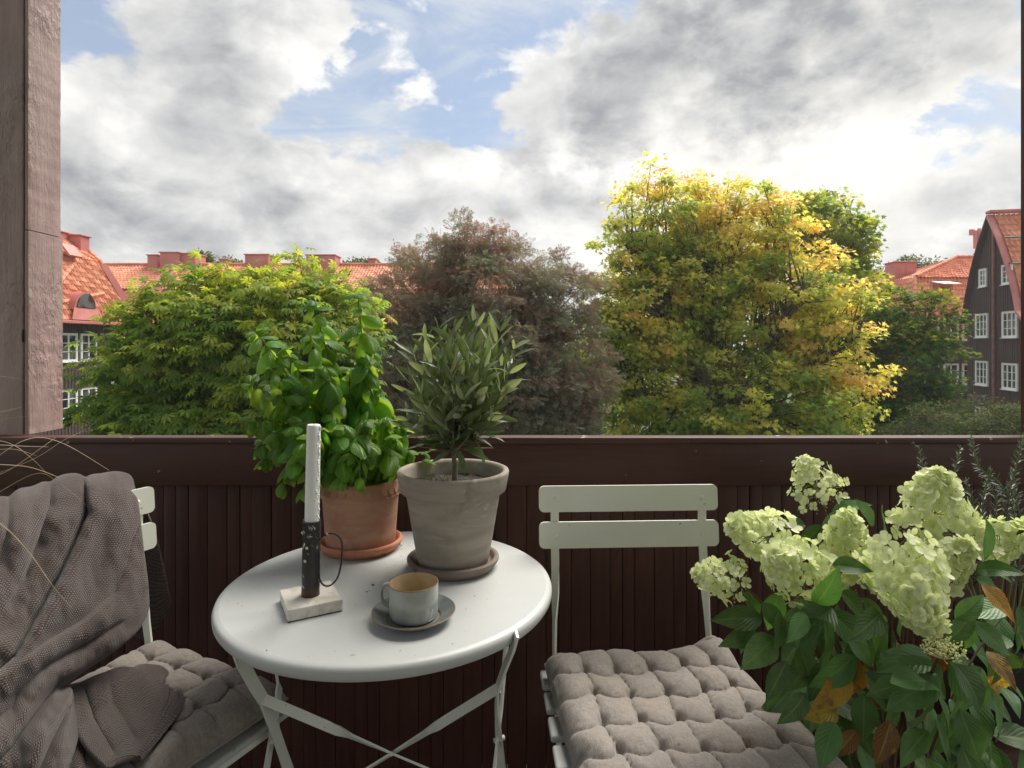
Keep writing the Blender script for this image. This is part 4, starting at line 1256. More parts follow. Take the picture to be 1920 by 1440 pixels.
op = thing('plant_pot', 'aged grey clay pot with chalky stains holding the olive tree', 'plant pot', OC + Vector((0, 0, .0118)), 0, 'clay pots on the table')
b = MB()
b.lathe([(0, 0), (.072, 0), (.0755, .003), (.0785, .016), (.1015, .153), (.103, .156)], n=96, wob=.004)
b.build('pot_body', M['greyclay'], op, angle=60)
b = MB()
b.lathe([(.1025, .155), (.111, .1535), (.1135, .156), (.1195, .187), (.1205, .1925), (.119, .1965), (.1145, .1985), (.1085, .1965), (.106, .190), (.100, .160), (.098, .150)], n=96, wob=.003)
b.build('rim', M['greyclay'], op, angle=60)
b = MB(); soil_disc(b, (0, 0), .1005, .166, 3); b.build('soil', M['soil'], op)
M['grass'] = leaf_mat('young_grass', (.20, .27, .05), (.30, .34, .09), trans=.4)
b = MB()
for k in range(46):
    cx, cy = (-.05, -.012) if k < 24 else ((-.012, -.03) if k < 42 else (.055, -.02)); cx += random.gauss(0, .011); cy += random.gauss(0, .009)
    h = random.uniform(.012, .034); l = Vector((random.gauss(0, .010), random.gauss(0, .010), 0))
    p0 = Vector((cx, cy, .165)); p1 = p0 + Vector((0, 0, h * .6)) + l * .3; p2 = p0 + Vector((0, 0, h)) + l
    b.tube([p0, p1, p2], [.0007, .0006, .0002], 4)
tag(b.build('grass_seedlings', M['grass'], op), kind='stuff')

bp = thing('plant_pot', 'orange terracotta pot with scalloped edge holding the basil', 'plant pot', BC + Vector((0, 0, .0105)), 0, 'clay pots on the table')
b = MB()
b.lathe([(0, 0), (.0755, 0), (.0785, .003), (.0800, .012), (.0875, .118), (.089, .121)], n=96, wob=.004)
b.build('pot_body', M['terra'], bp, angle=60)
b = MB(); b.lathe([(.0886, .118), (.092, .119), (.0925, .122), (.0935, .150), (.0925, .154), (.089, .1555), (.0855, .153), (.083, .12)], n=96, wob=.003); b.build('rim', M['terra'], bp, angle=60)
b = MB()
for ring, (z, r) in enumerate(((.121, .0905), (.131, .0925))):
    for k in range(30):
        a = 2 * math.pi * (k + .5 * ring) / 30
        P = []
        for i in range(5):
            row = []
            for j in range(7):
                u = j / 6 * 2 - 1; vv = i / 4
                zz = z + .010 - vv * .013 * math.sqrt(max(0, 1 - u * u))
                aa = a + u * math.pi / 30; rr = r + .0022 * vv * (1 - .5 * u * u) + .0006
                row.append(Vector((rr * math.cos(aa), rr * math.sin(aa), zz)))
            P.append(row)
        b.grid(P, flip=False, uv=False)
tag(b.build('scallop_ornament', M['terra'], bp, angle=70), kind='stuff')
b = MB(); soil_disc(b, (0, 0), .084, .138, 7); b.build('soil', M['soil'], bp)

# ---- candle holder
def marble():
    m, nt = new_mat('white_marble')
    tc = nt.node('ShaderNodeTexCoord').outputs['Object']
    n1 = nt.noise(tc, 26, 8, .65, 1.8); n2 = nt.noise(tc, 18, 4)
    col = nt.mix(nt.ramp(n1, .46, .62, 0, .5), (.66, .63, .57, 1), (.42, .385, .32, 1))
    col = nt.mix(nt.ramp(n2, .5, .8, 0, .4), col, (.5, .42, .3, 1))
    nrm = bump(nt, nt.noise(tc, 120, 4), .25, .002)
    p = principled(nt, col, .42, nrm, Specular_IOR_Level=.45, Subsurface_Weight=.12, Subsurface_Radius=(.01, .009, .007))
    out(nt, p); return m


M['marble'] = marble()


def worn_black():
    m, nt = new_mat('worn_black_metal')
    tc = nt.node('ShaderNodeTexCoord').outputs['Object']
    z = nt.node('ShaderNodeSeparateXYZ', i_Vector=tc).outputs[2]
    n = nt.noise(tc, 70, 5, .65, .6)
    patch = nt.noise(tc, 17, 3, .5)
    wax = nt.ramp(nt.math('ADD', nt.math('MULTIPLY', n, .62), nt.math('MULTIPLY', patch, .5)), .63, .655)
    col = nt.mix(wax, (.022, .021, .021, 1), (.55, .52, .47, 1))
    rust = nt.ramp(nt.math('ADD', z, nt.math('MULTIPLY', nt.noise(tc, 45, 4), .022)), .052, .038)
    col = nt.mix(nt.math('MULTIPLY', rust, .9), col, (.075, .026, .014, 1))
    nrm = bump(nt, nt.math('ADD', n, wax), .4, .0015)
    out(nt, principled(nt, col, nt.ramp(n, .3, .7, .32, .55), nrm, Specular_IOR_Level=.5)); return m


M['wornblack'] = worn_black()
M['felt'] = simple('black_felt', (.012, .012, .012), rough=.95, bstr=0)
HC = Vector((-.368, 1.084, TZ)); HR = R(29)
ch = thing('candle_holder', 'worn black metal candle tube with wire loop handle on a white marble block', 'candle holder', HC, HR)
b = MB(); b.box((0, 0, .0008), (.0925, .0975, .0016), .0004); b.build('felt_pad', M['felt'], ch)
b = MB()
bm = bmesh.new(); bmesh.ops.create_cube(bm, size=1); bmesh.ops.subdivide_edges(bm, edges=bm.edges[:], cuts=7, use_grid_fill=True)
for v in bm.verts:
    p = Vector((v.co.x * .0935, v.co.y * .0985, v.co.z * .0195))
    ex = min(abs(abs(v.co.x) - .5), 1); ey = abs(abs(v.co.y) - .5); ez = abs(abs(v.co.z) - .5)
    if (ex < 1e-4) + (ey < 1e-4) + (ez < 1e-4) >= 2: p *= .985 + .012 * mnoise.noise(p * 160)
    v.co = p + Vector((mnoise.noise(p * 90), mnoise.noise(p * 90 + Vector((4, 0, 0))), .3 * mnoise.noise(p * 70))) * .0009 + Vector((0, 0, .0017 + .00985))
bm.verts.index_update(); b.add([v.co for v in bm.verts], [[v.index for v in f.verts] for f in bm.faces]); bm.free()
b.build('marble_base', M['marble'], ch, angle=40)
lean = Matrix.Translation((0, 0, .0205)) @ Matrix.Rotation(-HR, 4, 'Z') @ Matrix.Rotation(R(1.1), 4, 'Y')
b = MB()
b.lathe([(0, 0), (.0163, 0), (.0163, .003), (.0160, .006), (.0160, .130), (.0166, .133), (.0168, .1355), (.0160, .137), (.0150, .1365), (.0146, .132), (.0146, .10), (0, .10)], n=40, mtx=lean, wob=.012)
b.build('candle_tube', M['wornblack'], ch, angle=50)
b = MB(); H = []
for px, py in [(.0158, .102), (.021, .108), (.029, .113), (.040, .1145), (.051, .109), (.0565, .098), (.0575, .082), (.056, .062), (.053, .044), (.048, .031), (.040, .022), (.031, .0185), (.023, .022), (.0175, .031), (.0160, .045), (.0158, .060), (.0158, .085)]: H.append(lean @ Vector((px, -.004, py)))
HH = []
for i in range(len(H) - 1):
    p0, p1, p2, p3 = H[max(i - 1, 0)], H[i], H[i + 1], H[min(i + 2, len(H) - 1)]
    for t in (0, .25, .5, .75): HH.append(.5 * ((2 * p1) + (p2 - p0) * t + (2 * p0 - 5 * p1 + 4 * p2 - p3) * t * t + (3 * p1 - p0 - 3 * p2 + p3) * t ** 3))
b.tube(HH, .00165, 8); b.build('wire_handle', M['wornblack'], ch)
for k in range(3):
    b = MB(); a = random.uniform(3.4, 5.2); zz = .115 + .006 * k
    b.lathe([(0, .0022), (.0022, .0014), (.0030, 0)], c=(0, 0, 0), n=10, mtx=Matrix.Translation(lean @ Vector((.0158 * math.cos(a), .0158 * math.sin(a), zz - .03 * k))) @ Matrix.Rotation(a + R(0), 4, 'Z') @ Matrix.Rotation(R(90), 4, 'Y')); b.build('wax_drip', M['marble'], ch)


def wax():
    m, nt = new_mat('candle_wax')
    tc = nt.node('ShaderNodeTexCoord').outputs['Object']
    nrm = bump(nt, nt.noise(nt.mapping(tc, scale=(1, 1, .3)), 60, 4), .12, .002)
    out(nt, principled(nt, (.88, .87, .84, 1), .42, nrm, Specular_IOR_Level=.45, Subsurface_Weight=.35, Subsurface_Radius=(.012, .009, .006))); return m


M['wax'] = wax()
cl0 = lean @ Vector((0, 0, .101)); cl0 = Vector((math.cos(HR) * cl0.x - math.sin(HR) * cl0.y, math.sin(HR) * cl0.x + math.cos(HR) * cl0.y, cl0.z)) + HC
cd = thing('candle', 'tall white candle with beads of dripped wax down its right side, in the black tube', 'candle', cl0)
lm = Matrix.Rotation(R(1.1), 4, 'Y')
b = MB(); b.lathe([(0, 0), (.0128, 0), (.0128, .10), (.0122, .206), (.0116, .2095), (.0108, .2105), (.008, .2095), (.004, .2085), (0, .2085)], n=36, mtx=lm, wob=.01); b.build('candle_body', M['wax'], cd, angle=60)
b = MB()
zz = .036
while zz < .206:
    rr = random.uniform(.0016, .0025); a = random.gauss(-.35, .16)
    R0 = .0124; c = lm @ Vector((R0 * math.cos(a), R0 * math.sin(a), zz))
    b.lathe([(0, -rr * 1.3), (rr * .8, -rr * .8), (rr, 0), (rr * .7, rr * .9), (0, rr * 1.4)], c=c, n=10)
    zz += random.uniform(.0035, .0062)
tag(b.build('wax_beads', M['wax'], cd, angle=80), kind='stuff')
b = MB(); b.tube([lm @ Vector((0, 0, .207)), lm @ Vector((.0006, 0, .2122))], .0006, 6); b.build('wick', M['felt'], cd)

# ---- cup and saucer
def glaze(name, c1, c2, edge):
    m, nt = new_mat(name)
    tc = nt.node('ShaderNodeTexCoord').outputs['Object']
    z = nt.node('ShaderNodeSeparateXYZ', i_Vector=tc).outputs[2]
    n = nt.noise(tc, 35, 5)
    col = nt.mix(nt.ramp(n, .3, .7), (*c1, 1), (*c2, 1))
    sp = nt.ramp(nt.noise(tc, 260, 2), .68, .74)
    col = nt.mix(nt.math('MULTIPLY', sp, .35), col, (*edge, 1))
    nrm = bump(nt, nt.noise(tc, 40, 2), .06, .002)
    out(nt, principled(nt, col, .16, nrm, Specular_IOR_Level=.55, Coat_Weight=.3, Coat_Roughness=.08)); return m


M['glaze'] = glaze('blue_grey_glaze', (.29, .31, .295), (.35, .36, .33), (.2, .16, .1))
M['glazed'] = glaze('dark_blue_grey_glaze', (.15, .17, .175), (.20, .22, .22), (.2, .16, .1))
M['cream'] = glaze('cream_brown_glaze', (.42, .32, .19), (.50, .39, .25), (.25, .15, .07))
M['rawrim'] = simple('bare_brown_rim', (.20, .12, .05), (.26, .16, .07), 40, .45, bstr=.05)
CC = Vector((-.1705, 1.031, TZ))
sc = thing('cup_saucer', 'dark blue grey glazed saucer with thin brown rim under the cup', 'saucer', CC)
b = MB(); b.lathe([(0, .001), (.040, .001), (.044, .0), (.047, .002), (.066, .0125), (.0712, .0165), (.0722, .0178)], n=80); b.build('saucer_underside', M['glazed'], sc, angle=60)
b = MB(); b.lathe([(.0722, .0178), (.0721, .0186), (.0715, .0189), (.0708, .0186)], n=80); b.build('rim_line', M['rawrim'], sc, angle=80)
b = MB(); b.lathe([(.0708, .0186), (.0655, .0155), (.050, .0078), (.0465, .0066), (.0455, .0056), (0, .0056)], n=80); b.build('saucer_top', M['glazed'], sc, angle=40)
b = MB(); b.lathe([(.0470, .0071), (.0466, .0078), (.0459, .0072), (.0458, .0060)], n=80); b.build('foot_ring', M['rawrim'], sc, angle=80)
cu = thing('coffee_cup', 'wide blue grey glazed cup with cream inside and a loop handle at its left', 'cup', CC + Vector((0, 0, .0060)))
b = MB(); b.lathe([(0, .0), (.036, .0), (.0385, .001), (.0408, .004), (.0420, .009), (.0423, .016), (.0424, .0585)], n=80, wob=.003); b.build('cup_body', M['glaze'], cu, angle=60)
b = MB(); b.lathe([(.0424, .0585), (.0423, .0598), (.0416, .0603), (.0409, .0598)], n=80, wob=.003); b.build('rim_line', M['rawrim'], cu, angle=80)
b = MB(); b.lathe([(.0409, .0598), (.0402, .056), (.0400, .014), (.036, .008), (0, .007)], n=80, wob=.003); b.build('cup_inside', M['cream'], cu, angle=50)
M['coffee'] = simple('milky_coffee', (.26, .16, .075), (.36, .24, .13), 60, .2, bstr=.03)
b = MB(); b.lathe([(0, .0225), (.0385, .0225), (.0400, .0235)], n=60); b.build('coffee', M['coffee'], cu)
ha = R(172)
hd = Vector((math.cos(ha), math.sin(ha), 0)); hn = Vector((-hd.y, hd.x, 0))
pts = [hd * r + Vector((0, 0, z)) for r, z in ((.0412, .0525), (.047, .0540), (.0535, .0515), (.0580, .0445), (.0592, .035), (.0570, .0255), (.0515, .0190), (.0455, .0160), (.0413, .0150))]
PP = []
for i in range(len(pts) - 1):
    p0, p1, p2, p3 = pts[max(i - 1, 0)], pts[i], pts[i + 1], pts[min(i + 2, len(pts) - 1)]
    for t in (0, .33, .66): PP.append(.5 * ((2 * p1) + (p2 - p0) * t + (2 * p0 - 5 * p1 + 4 * p2 - p3) * t * t + (3 * p1 - p0 - 3 * p2 + p3) * t ** 3))
PP.append(pts[-1])
b = MB()      # oval section handle
vs = []; n_ = 10
for i, p in enumerate(PP):
    T = (PP[min(i + 1, len(PP) - 1)] - PP[max(i - 1, 0)]).normalized(); nn = T.cross(hn).normalized()
    vs += [p + hn * .0052 * math.cos(2 * math.pi * k / n_) + nn * .0034 * math.sin(2 * math.pi * k / n_) for k in range(n_)]
b.add(vs, [(i * n_ + k, i * n_ + (k + 1) % n_, (i + 1) * n_ + (k + 1) % n_, (i + 1) * n_ + k) for i in range(len(PP) - 1) for k in range(n_)])
b.build('handle', M['glaze'], cu, angle=80)

# ---- crumbs of soil
b = MB((TC.x, TC.y, TZ)); 
def crumb(px, py, s):
    Y = (EYE - TZ) * FPX / (py - 645); p = at(px, py, Y); rr = s
    vs = [p + Vector((math.cos(a) * rr * random.uniform(.6, 1.3), math.sin(a) * rr * random.uniform(.6, 1.3), 0.0003)) for a in np.linspace(0, 5.2, 6)]
    b.add(vs + [p + Vector((0, 0, rr * 1.1))], [(i, (i + 1) % 6, 6) for i in range(6)])
for px, py, s in [(700, 1098, .0026), (697, 1096, .0016), (688, 1110, .0018), (692, 1108, .0012), (750, 1021, .0025), (753, 1023, .0016), (514, 1080, .0012), (560, 1094, .0008), (543, 1168, .0018), (446, 1132, .0010), (500, 1220, .0012), (666, 1134, .0009), (890, 1118, .0013), (628, 1222, .0007), (848, 1208, .0009), (760, 1195, .0006), (476, 1105, .0007)]: crumb(px, py, s)
for k in range(34): crumb(random.gauss(752, 14), random.gauss(1034, 14), random.uniform(.0004, .0012))
for k in range(26): crumb(random.uniform(470, 960), random.uniform(1090, 1225), random.uniform(.0003, .0006))
cr_ = b.build('soil_crumbs', M['soil']); cr_.location = (TC.x, TC.y, TZ + .0002); tag(cr_, 'scattered dark crumbs of soil on the white table top', 'soil crumbs', kind='stuff')


# ------------------------------------------------------------------ plants in pots
def leaf_mesh(name, mat, width, prof, n=8, m=4, fold=.15, curl=.3, dome=0.0, wave=0.0, seed=0, serr=0.0, twist=0.0):
    """unit-length leaf along +Y, upper side +Z. prof(t): half-width 0..1, curl: droop towards the tip, dome: puffed between the edges"""
    P = []
    for i in range(n + 1):
        t = i / n
        hw = width / 2 * prof(t)
        if serr and 0 < i < n: hw *= 1 + (serr if i % 2 else -serr)
        ang = curl * t
        y = math.sin(ang) / curl if abs(curl) > 1e-3 else t
        z = -(1 - math.cos(ang)) / curl if abs(curl) > 1e-3 else 0
        row = []
        for j in range(2 * m + 1):
            s_ = (j - m) / m
            x = s_ * hw
            zz = z + fold * abs(x) - dome * width * .5 * (s_ * s_) * prof(t) + wave * .05 * math.sin(t * 9 + seed * 2 + (1.3 if s_ > 0 else 0)) * abs(s_)
            x *= (1 - .15 * dome)
            if twist:
                a = twist * (t - .3); x, zz = x * math.cos(a), zz + x * math.sin(a)
            row.append(Vector((x, y, zz)))
        P.append(row)
    mb = MB(); mb.grid(P)
    return mb.mesh(name, mat, angle=180)


def leaf_mtx(base, d, up, size, roll=0.0):
    d = Vector(d).normalized(); up = Vector(up)
    up = up - d * up.dot(d)
    up = up.normalized() if up.length > 1e-4 else d.orthogonal().normalized()
    if roll: up = Matrix.Rotation(roll, 3, d) @ up
    x = d.cross(up)
    m_ = Matrix((x, d, up)).transposed().to_4x4()
    return Matrix.Translation(base) @ m_ @ Matrix.Diagonal((size, size, size, 1))


def bez(p0, p1, p2, t):
    return p0 * (1 - t) ** 2 + p1 * 2 * t * (1 - t) + p2 * t * t


def smooth_curve(pts, k=6):
    o = []
    for i in range(len(pts) - 1):
        p0, p1, p2, p3 = pts[max(i - 1, 0)], pts[i], pts[i + 1], pts[min(i + 2, len(pts) - 1)]
        for q in range(k):
            t = q / k
            o.append(.5 * ((2 * p1) + (p2 - p0) * t + (2 * p0 - 5 * p1 + 4 * p2 - p3) * t * t + (3 * p1 - p0 - 3 * p2 + p3) * t ** 3))
    o.append(pts[-1]); return o


Z3 = Vector((0, 0, 1))
# ---- basil
M['basil'] = leaf_mat('basil_leaf', (.075, .20, .03), (.135, .29, .045), vein=(.22, .36, .09), trans=.52, rough=.34, hue=.02, val=.7, tcol=(3.2, 2.7, 1.0), bumpy=.5, back=(.12, .21, .05))
M['stem'] = leaf_mat('green_stem', (.12, .19, .05), (.16, .22, .07), trans=.2, rough=.5)
bprof = lambda t: (math.sin(math.pi * min(1, t * .96 + .04) ** .82) ** .8) * (1 - .12 * t) if t < 1 else 0.0
BL_ = [leaf_mesh('leaf', M['basil'], .72, bprof, 8, 4, fold=-.05, curl=c, dome=dm, wave=wv, seed=k) for k, (c, dm, wv) in enumerate([(.9, .55, .3), (1.3, .75, .4), (.6, .4, .5), (1.6, .6, .2)])]
bpos = BC + Vector((0, 0, .1485))
bs = thing('basil_plant', 'tall leafy green basil plant growing from the terracotta pot', 'basil plant', bpos)
stems = [(478, 622, 1.40, 0), (586, 566, 1.43, 0), (672, 552, 1.45, 0), (580, 630, 1.37, 0), (533, 655, 1.42, 0), (655, 690, 1.47, 0), (505, 690, 1.36, 0), (610, 690, 1.34, 0), (640, 745, 1.44, 0), (705, 715, 1.49, 0), (690, 660, 1.47, 0),
         (478, 790, 1.36, .03), (515, 815, 1.31, .04), (552, 800, 1.29, .04), (640, 800, 1.31, .03), (685, 790, 1.33, .03), (725, 785, 1.38, .03), (755, 800, 1.40, .02), (660, 850, 1.285, .06), (625, 835, 1.30, .05), (745, 830, 1.36, .04), (500, 860, 1.33, .07), (545, 880, 1.275, .08), (590, 870, 1.29, .07), (690, 835, 1.30, .05), (715, 855, 1.33, .05), (600, 770, 1.36, .02), (560, 740, 1.35, .02),
         (470, 720, 1.39, .01), (520, 740, 1.33, .01), (490, 835, 1.35, .05), (530, 905, 1.29, .09), (570, 915, 1.28, .09), (640, 895, 1.275, .08), (675, 895, 1.28, .08), (590, 820, 1.27, .05), (735, 870, 1.33, .05), (560, 850, 1.27, .06), (765, 845, 1.38, .04)]
spots_b = []
for si, (px, py, Y, arch) in enumerate(stems):
    tip = at(px, py, Y) - bpos
    a = math.atan2(tip.y, tip.x) + random.gauss(0, .5); b0 = Vector((.055 * math.cos(a), .055 * math.sin(a), -.008))
    ctl = Vector((tip.x * .5 + b0.x * .4, tip.y * .5 + b0.y * .4, max(tip.z * .62 + .03, .07) + arch * 1.6))
    low = tip.z < .09
    pts = [bez(b0, ctl, tip, t) + Vector((mnoise.noise(Vector((si, t * 4, 0))), mnoise.noise(Vector((si, t * 4, 5))), 0)) * .006 for t in np.linspace(0, 1, 12)]
    mb = MB(); mb.tube(pts, [.0026 - .0014 * t for t in np.linspace(0, 1, 12)], 6); mb.build('stem', M['stem'], bs)
    Ls = sum((pts[i + 1] - pts[i]).length for i in range(11))
    nn = max(3, int(Ls * .8 / .027))
    ph = random.uniform(0, 3.14)
    for k in range(nn + 1):
        t = .26 + .74 * (k / nn); p = bez(b0, ctl, tip, t); T = (bez(b0, ctl, tip, min(1, t + .03)) - bez(b0, ctl, tip, max(0, t - .03))).normalized()
        s1 = T.orthogonal().normalized(); s2 = T.cross(s1); an = ph + k * math.pi / 2
        top_ = 1 - t
        for s in (0, 1):
            aa = an + math.pi * s + random.gauss(0, .3)
            outv = s1 * math.cos(aa) + s2 * math.sin(aa)
            droop = .15 + .85 * min(1, top_ * 2.6) + random.uniform(-.35, .45)
            if low: droop += .45
            d = outv * 1.05 + T * .1 - Z3 * droop
            size = (.034 + .024 * min(1, top_ * 5)) * random.uniform(.75, 1.25)
            upv = outv * (.5 + .5 * droop) + Z3 * .8 + Vector((random.gauss(0, .2), -.25 + random.gauss(0, .2), 0))
            spots_b.append((random.randrange(4), p + outv * .004, d, upv, size, random.gauss(0, .3)))
        if k == nn:
            for q in range(4):
                aa = ph + q * 1.57 + .6; outv = s1 * math.cos(aa) + s2 * math.sin(aa)
                spots_b.append((1, p, outv * .8 + T * .35 - Z3 * .25, outv * .5 + Z3, random.uniform(.020, .040), 0.0))


def plant_leaves(spots, meshes, root, limit, keep_mat):
    """the leaves that show largest are single parts, the rest one joined part"""
    o = Vector(root.location)
    spots = sorted(spots, key=lambda q: (q[1] + o - Vector((0, 0, EYE))).length / q[4])
    rest = MB()
    for i, (m_, p, d, up, sz, roll) in enumerate(spots):
        X = leaf_mtx(p, d, up, sz, roll)
        if i < limit: put('leaf', meshes[m_], root, X)
        else:
            me = meshes[m_]; uvl = me.uv_layers[0].data; uvs = [None] * len(me.vertices)
            for l in me.loops: uvs[l.vertex_index] = tuple(uvl[l.index].uv)
            rest.add([X @ v.co for v in me.vertices], [tuple(f.vertices) for f in me.polygons], uvs)
    if rest.v: tag(rest.build('foliage', keep_mat, root, angle=180), kind='stuff')


plant_leaves(spots_b, BL_, bs, 295, M['basil'])

# small seedling between the pots
sdp = at(803, 905, 1.36)
sg_ = thing('basil_seedling', 'tiny bright green basil shoot between the two clay pots', 'seedling', sdp)
tipv = at(797, 848, 1.36) - sdp
mb = MB(); mb.tube([Vector((-.06, .02, -.02)), Vector((-.02, .01, tipv.z * .35)), tipv * .7, tipv], [.0016, .0013, .001, .0006], 6); mb.build('stem', M['stem'], sg_)
for a, sz, dz in ((3.0, .028, -.5), (.2, .03, -.3), (1.4, .018, .2), (4.2, .016, .1), (3.4, .02, .3), (5.6, .022, -.4)): put('leaf', BL_[2], sg_, leaf_mtx(tipv * (.8 if sz > .025 else 1), (math.cos(a), math.sin(a), dz), Z3, sz))

# ---- olive tree
M['olive'] = leaf_mat('olive_leaf', (.065, .095, .048), (.12, .155, .075), vein=(.2, .23, .15), trans=.25, rough=.38, hue=.02, val=.55, tcol=(1.9, 2.0, .9), back=(.28, .31, .22), spec=.4)
M['olivebark'] = simple('olive_bark', (.15, .125, .09), (.22, .19, .14), 40, .85, 90, .5, .002)
oprof = lambda t: math.sin(math.pi * t ** .85) ** .75 if 0 < t < 1 else 0.0
OL_ = [leaf_mesh('leaf', M['olive'], .225, oprof, 8, 2, fold=.25, curl=c, twist=tw, seed=k) for k, (c, tw) in enumerate([(.15, .0), (.45, .3), (-.25, -.3), (.8, .2), (.02, .5)])]
opos = OC + Vector((0, 0, .0118 + .166))
ot = thing('olive_tree', 'small olive tree with narrow grey green leaves in the grey clay pot', 'olive tree', opos)
tk = [Vector((.002, 0, -.01)), at(853, 872, 1.28) - opos, at(851, 858, 1.28) - opos, at(851, 842, 1.28) - opos]
mb = MB(); mb.tube(tk, [.0062, .0055, .005, .0062], 10); trunk = mb.build('trunk', M['olivebark'], ot)
fk = tk[-1]
tips = [(800, 640, 1.24), (822, 618, 1.30), (853, 622, 1.20), (872, 630, 1.33), (893, 612, 1.25), (915, 612, 1.30), (938, 622, 1.24), (962, 655, 1.29), (955, 700, 1.22), (775, 665, 1.28), (770, 720, 1.24), (842, 660, 1.17), (880, 660, 1.18), (920, 655, 1.19), (905, 690, 1.16), (820, 690, 1.17), (790, 740, 1.19), (940, 742, 1.23), (925, 790, 1.25), (790, 800, 1.23), (800, 780, 1.30), (905, 790, 1.33), (850, 720, 1.15), (870, 750, 1.16), (830, 760, 1.15), (765, 790, 1.28), (900, 745, 1.18), (950, 685, 1.33), (790, 690, 1.35), (865, 690, 1.38), (775, 835, 1.22), (805, 845, 1.20), (905, 830, 1.22), (930, 815, 1.27), (820, 800, 1.17), (880, 815, 1.17), (740, 735, 1.27), (960, 760, 1.28), (850, 810, 1.16), (770, 815, 1.30), (925, 840, 1.31), (790, 770, 1.17), (930, 775, 1.19), (865, 835, 1.15), (830, 840, 1.37), (885, 780, 1.36), (705, 695, 1.25)]
no = 0; spots_o = []
for bi, (px, py, Y) in enumerate(tips):
    tip = at(px, py, Y) - opos
    long_ = (bi == len(tips) - 1)
    ctl = fk + Vector(((tip.x - fk.x) * .62, (tip.y - fk.y) * .7, (tip.z - fk.z) * .42))
    if long_: ctl = fk + Vector(((tip.x - fk.x) * .5, (tip.y - fk.y) * .5, (tip.z - fk.z) * .25))
    pts = [bez(fk, ctl, tip, t) for t in np.linspace(0, 1, 10)]
    mb = MB(); mb.tube(pts, [.0026 - .0018 * t for t in np.linspace(0, 1, 10)], 6); mb.build('branch', M['olivebark'], trunk)
    Ls = sum((pts[i + 1] - pts[i]).length for i in range(9))
    nn = max(3, int(Ls / .026)) if not long_ else 8
    ph = random.uniform(0, 3.1)
    for k in range(nn + 1):
        t = .16 + .84 * k / nn; p = bez(fk, ctl, tip, t); T = (bez(fk, ctl, tip, min(1, t + .04)) - bez(fk, ctl, tip, max(0, t - .04))).normalized()
        s1 = T.orthogonal().normalized(); s2 = T.cross(s1)
        for s in (0, 1):
            if no >= 470: break
            aa = ph + k * 1.4 + math.pi * s + random.gauss(0, .3)
            outv = s1 * math.cos(aa) + s2 * math.sin(aa)
            d = outv * random.uniform(.35, 1.0) + T * .8 + Z3 * random.uniform(-.15, .45)
            size = random.uniform(.048, .074) * (.75 if k == nn else 1)
            spots_o.append((random.randrange(5), p, d, Vector((random.gauss(0, .7), -.5 + random.gauss(0, .8), .5)), size, 0.0)); no += 1
for px, py, Y, d, sz in [(848, 842, 1.26, (-.9, -.1, -.55), .052), (856, 838, 1.25, (.45, -.3, -1), .058), (896, 832, 1.25, (.35, -.1, -1), .046), (862, 845, 1.26, (.25, -.4, -1), .05), (890, 800, 1.25, (1, 0, -.1), .06), (925, 780, 1.24, (1, .1, -.2), .055), (905, 812, 1.27, (1, .1, .1), .05), (900, 795, 1.3, (1, 0, .1), .05)]:
    spots_o.append((0, at(px, py, Y) - opos, d, Vector((0, -1, .3)), sz, 0.0))
plant_leaves(spots_o, OL_, ot, 295, M['olive'])

# ---- hydrangea
M['hleaf'] = leaf_mat('hydrangea_leaf', (.048, .112, .033), (.085, .175, .052), vein=(.16, .25, .09), trans=.25, rough=.42, hue=.015, val=.6, tcol=(1.7, 1.8, .7), bumpy=.22, back=(.075, .12, .05))
M['hyellow'] = leaf_mat('yellowed_hydrangea_leaf', (.40, .25, .03), (.50, .34, .045), vein=(.34, .30, .08), trans=.3, rough=.5, hue=.02, val=.4, tcol=(1.4, 1.2, .6), bumpy=.45, blot=(.22, .10, .03))
M['hstem'] = simple('reddish_hydrangea_stem', (.10, .042, .03), (.14, .075, .045), 20, .6, bstr=.1)
M['hgstem'] = simple('green_flower_stalk', (.16, .19, .06), (.2, .2, .08), 20, .6, bstr=.1)
hprof = lambda t: (math.sin(math.pi * min(1, t) ** .78) ** .95) * (1 - .25 * t * t) if 0 < t < 1 else 0.0
HL_ = [leaf_mesh('leaf', M['hleaf'], .50, hprof, 22, 3, fold=f, curl=c, wave=wv, seed=k, serr=.022) for k, (f, c, wv) in enumerate([(.18, .5, .3), (.3, .9, .4), (.1, .25, .5), (.42, .7, .2)])]
HY_ = [leaf_mesh('leaf', M['hyellow'], .48, hprof, 22, 3, fold=f, curl=c, wave=wv, seed=k + 9, serr=.022) for k, (f, c, wv) in enumerate([(.25, .6, .6), (.4, .9, .8)])]


def petal_mat():
    m, nt = new_mat('hydrangea_petal')
    uv = nt.node('ShaderNodeUVMap').outputs[0]
    oi = nt.node('ShaderNodeObjectInfo').outputs['Random']
    tc = nt.node('ShaderNodeTexCoord').outputs['Object']
    y = nt.node('ShaderNodeSeparateXYZ', i_Vector=uv).outputs[1]
    col = nt.mix(oi, (.72, .77, .46, 1), (.88, .89, .68, 1))
    col = nt.mix(nt.ramp(y, .0, .7), nt.mix(.5, col, (.52, .60, .26, 1)), col)
    at_ = nt.node('ShaderNodeAttribute', attribute_type='OBJECT', attribute_name='["blush"]').outputs[2]
    p = principled(nt, col, .55, bump(nt, nt.noise(tc, 9, 3), .15, .05), Specular_IOR_Level=.25)
    t = nt.node('ShaderNodeBsdfTranslucent'); nt.set(t, 'Color', nt.mix(1.0, col, (1.15, 1.2, .85, 1), 'MULTIPLY'))
    ms = nt.node('ShaderNodeMixShader'); nt.set(ms, 0, .38); nt.l.new(p, ms.inputs[1]); nt.l.new(t.outputs[0], ms.inputs[2])
    out(nt, ms.outputs[0]); return m


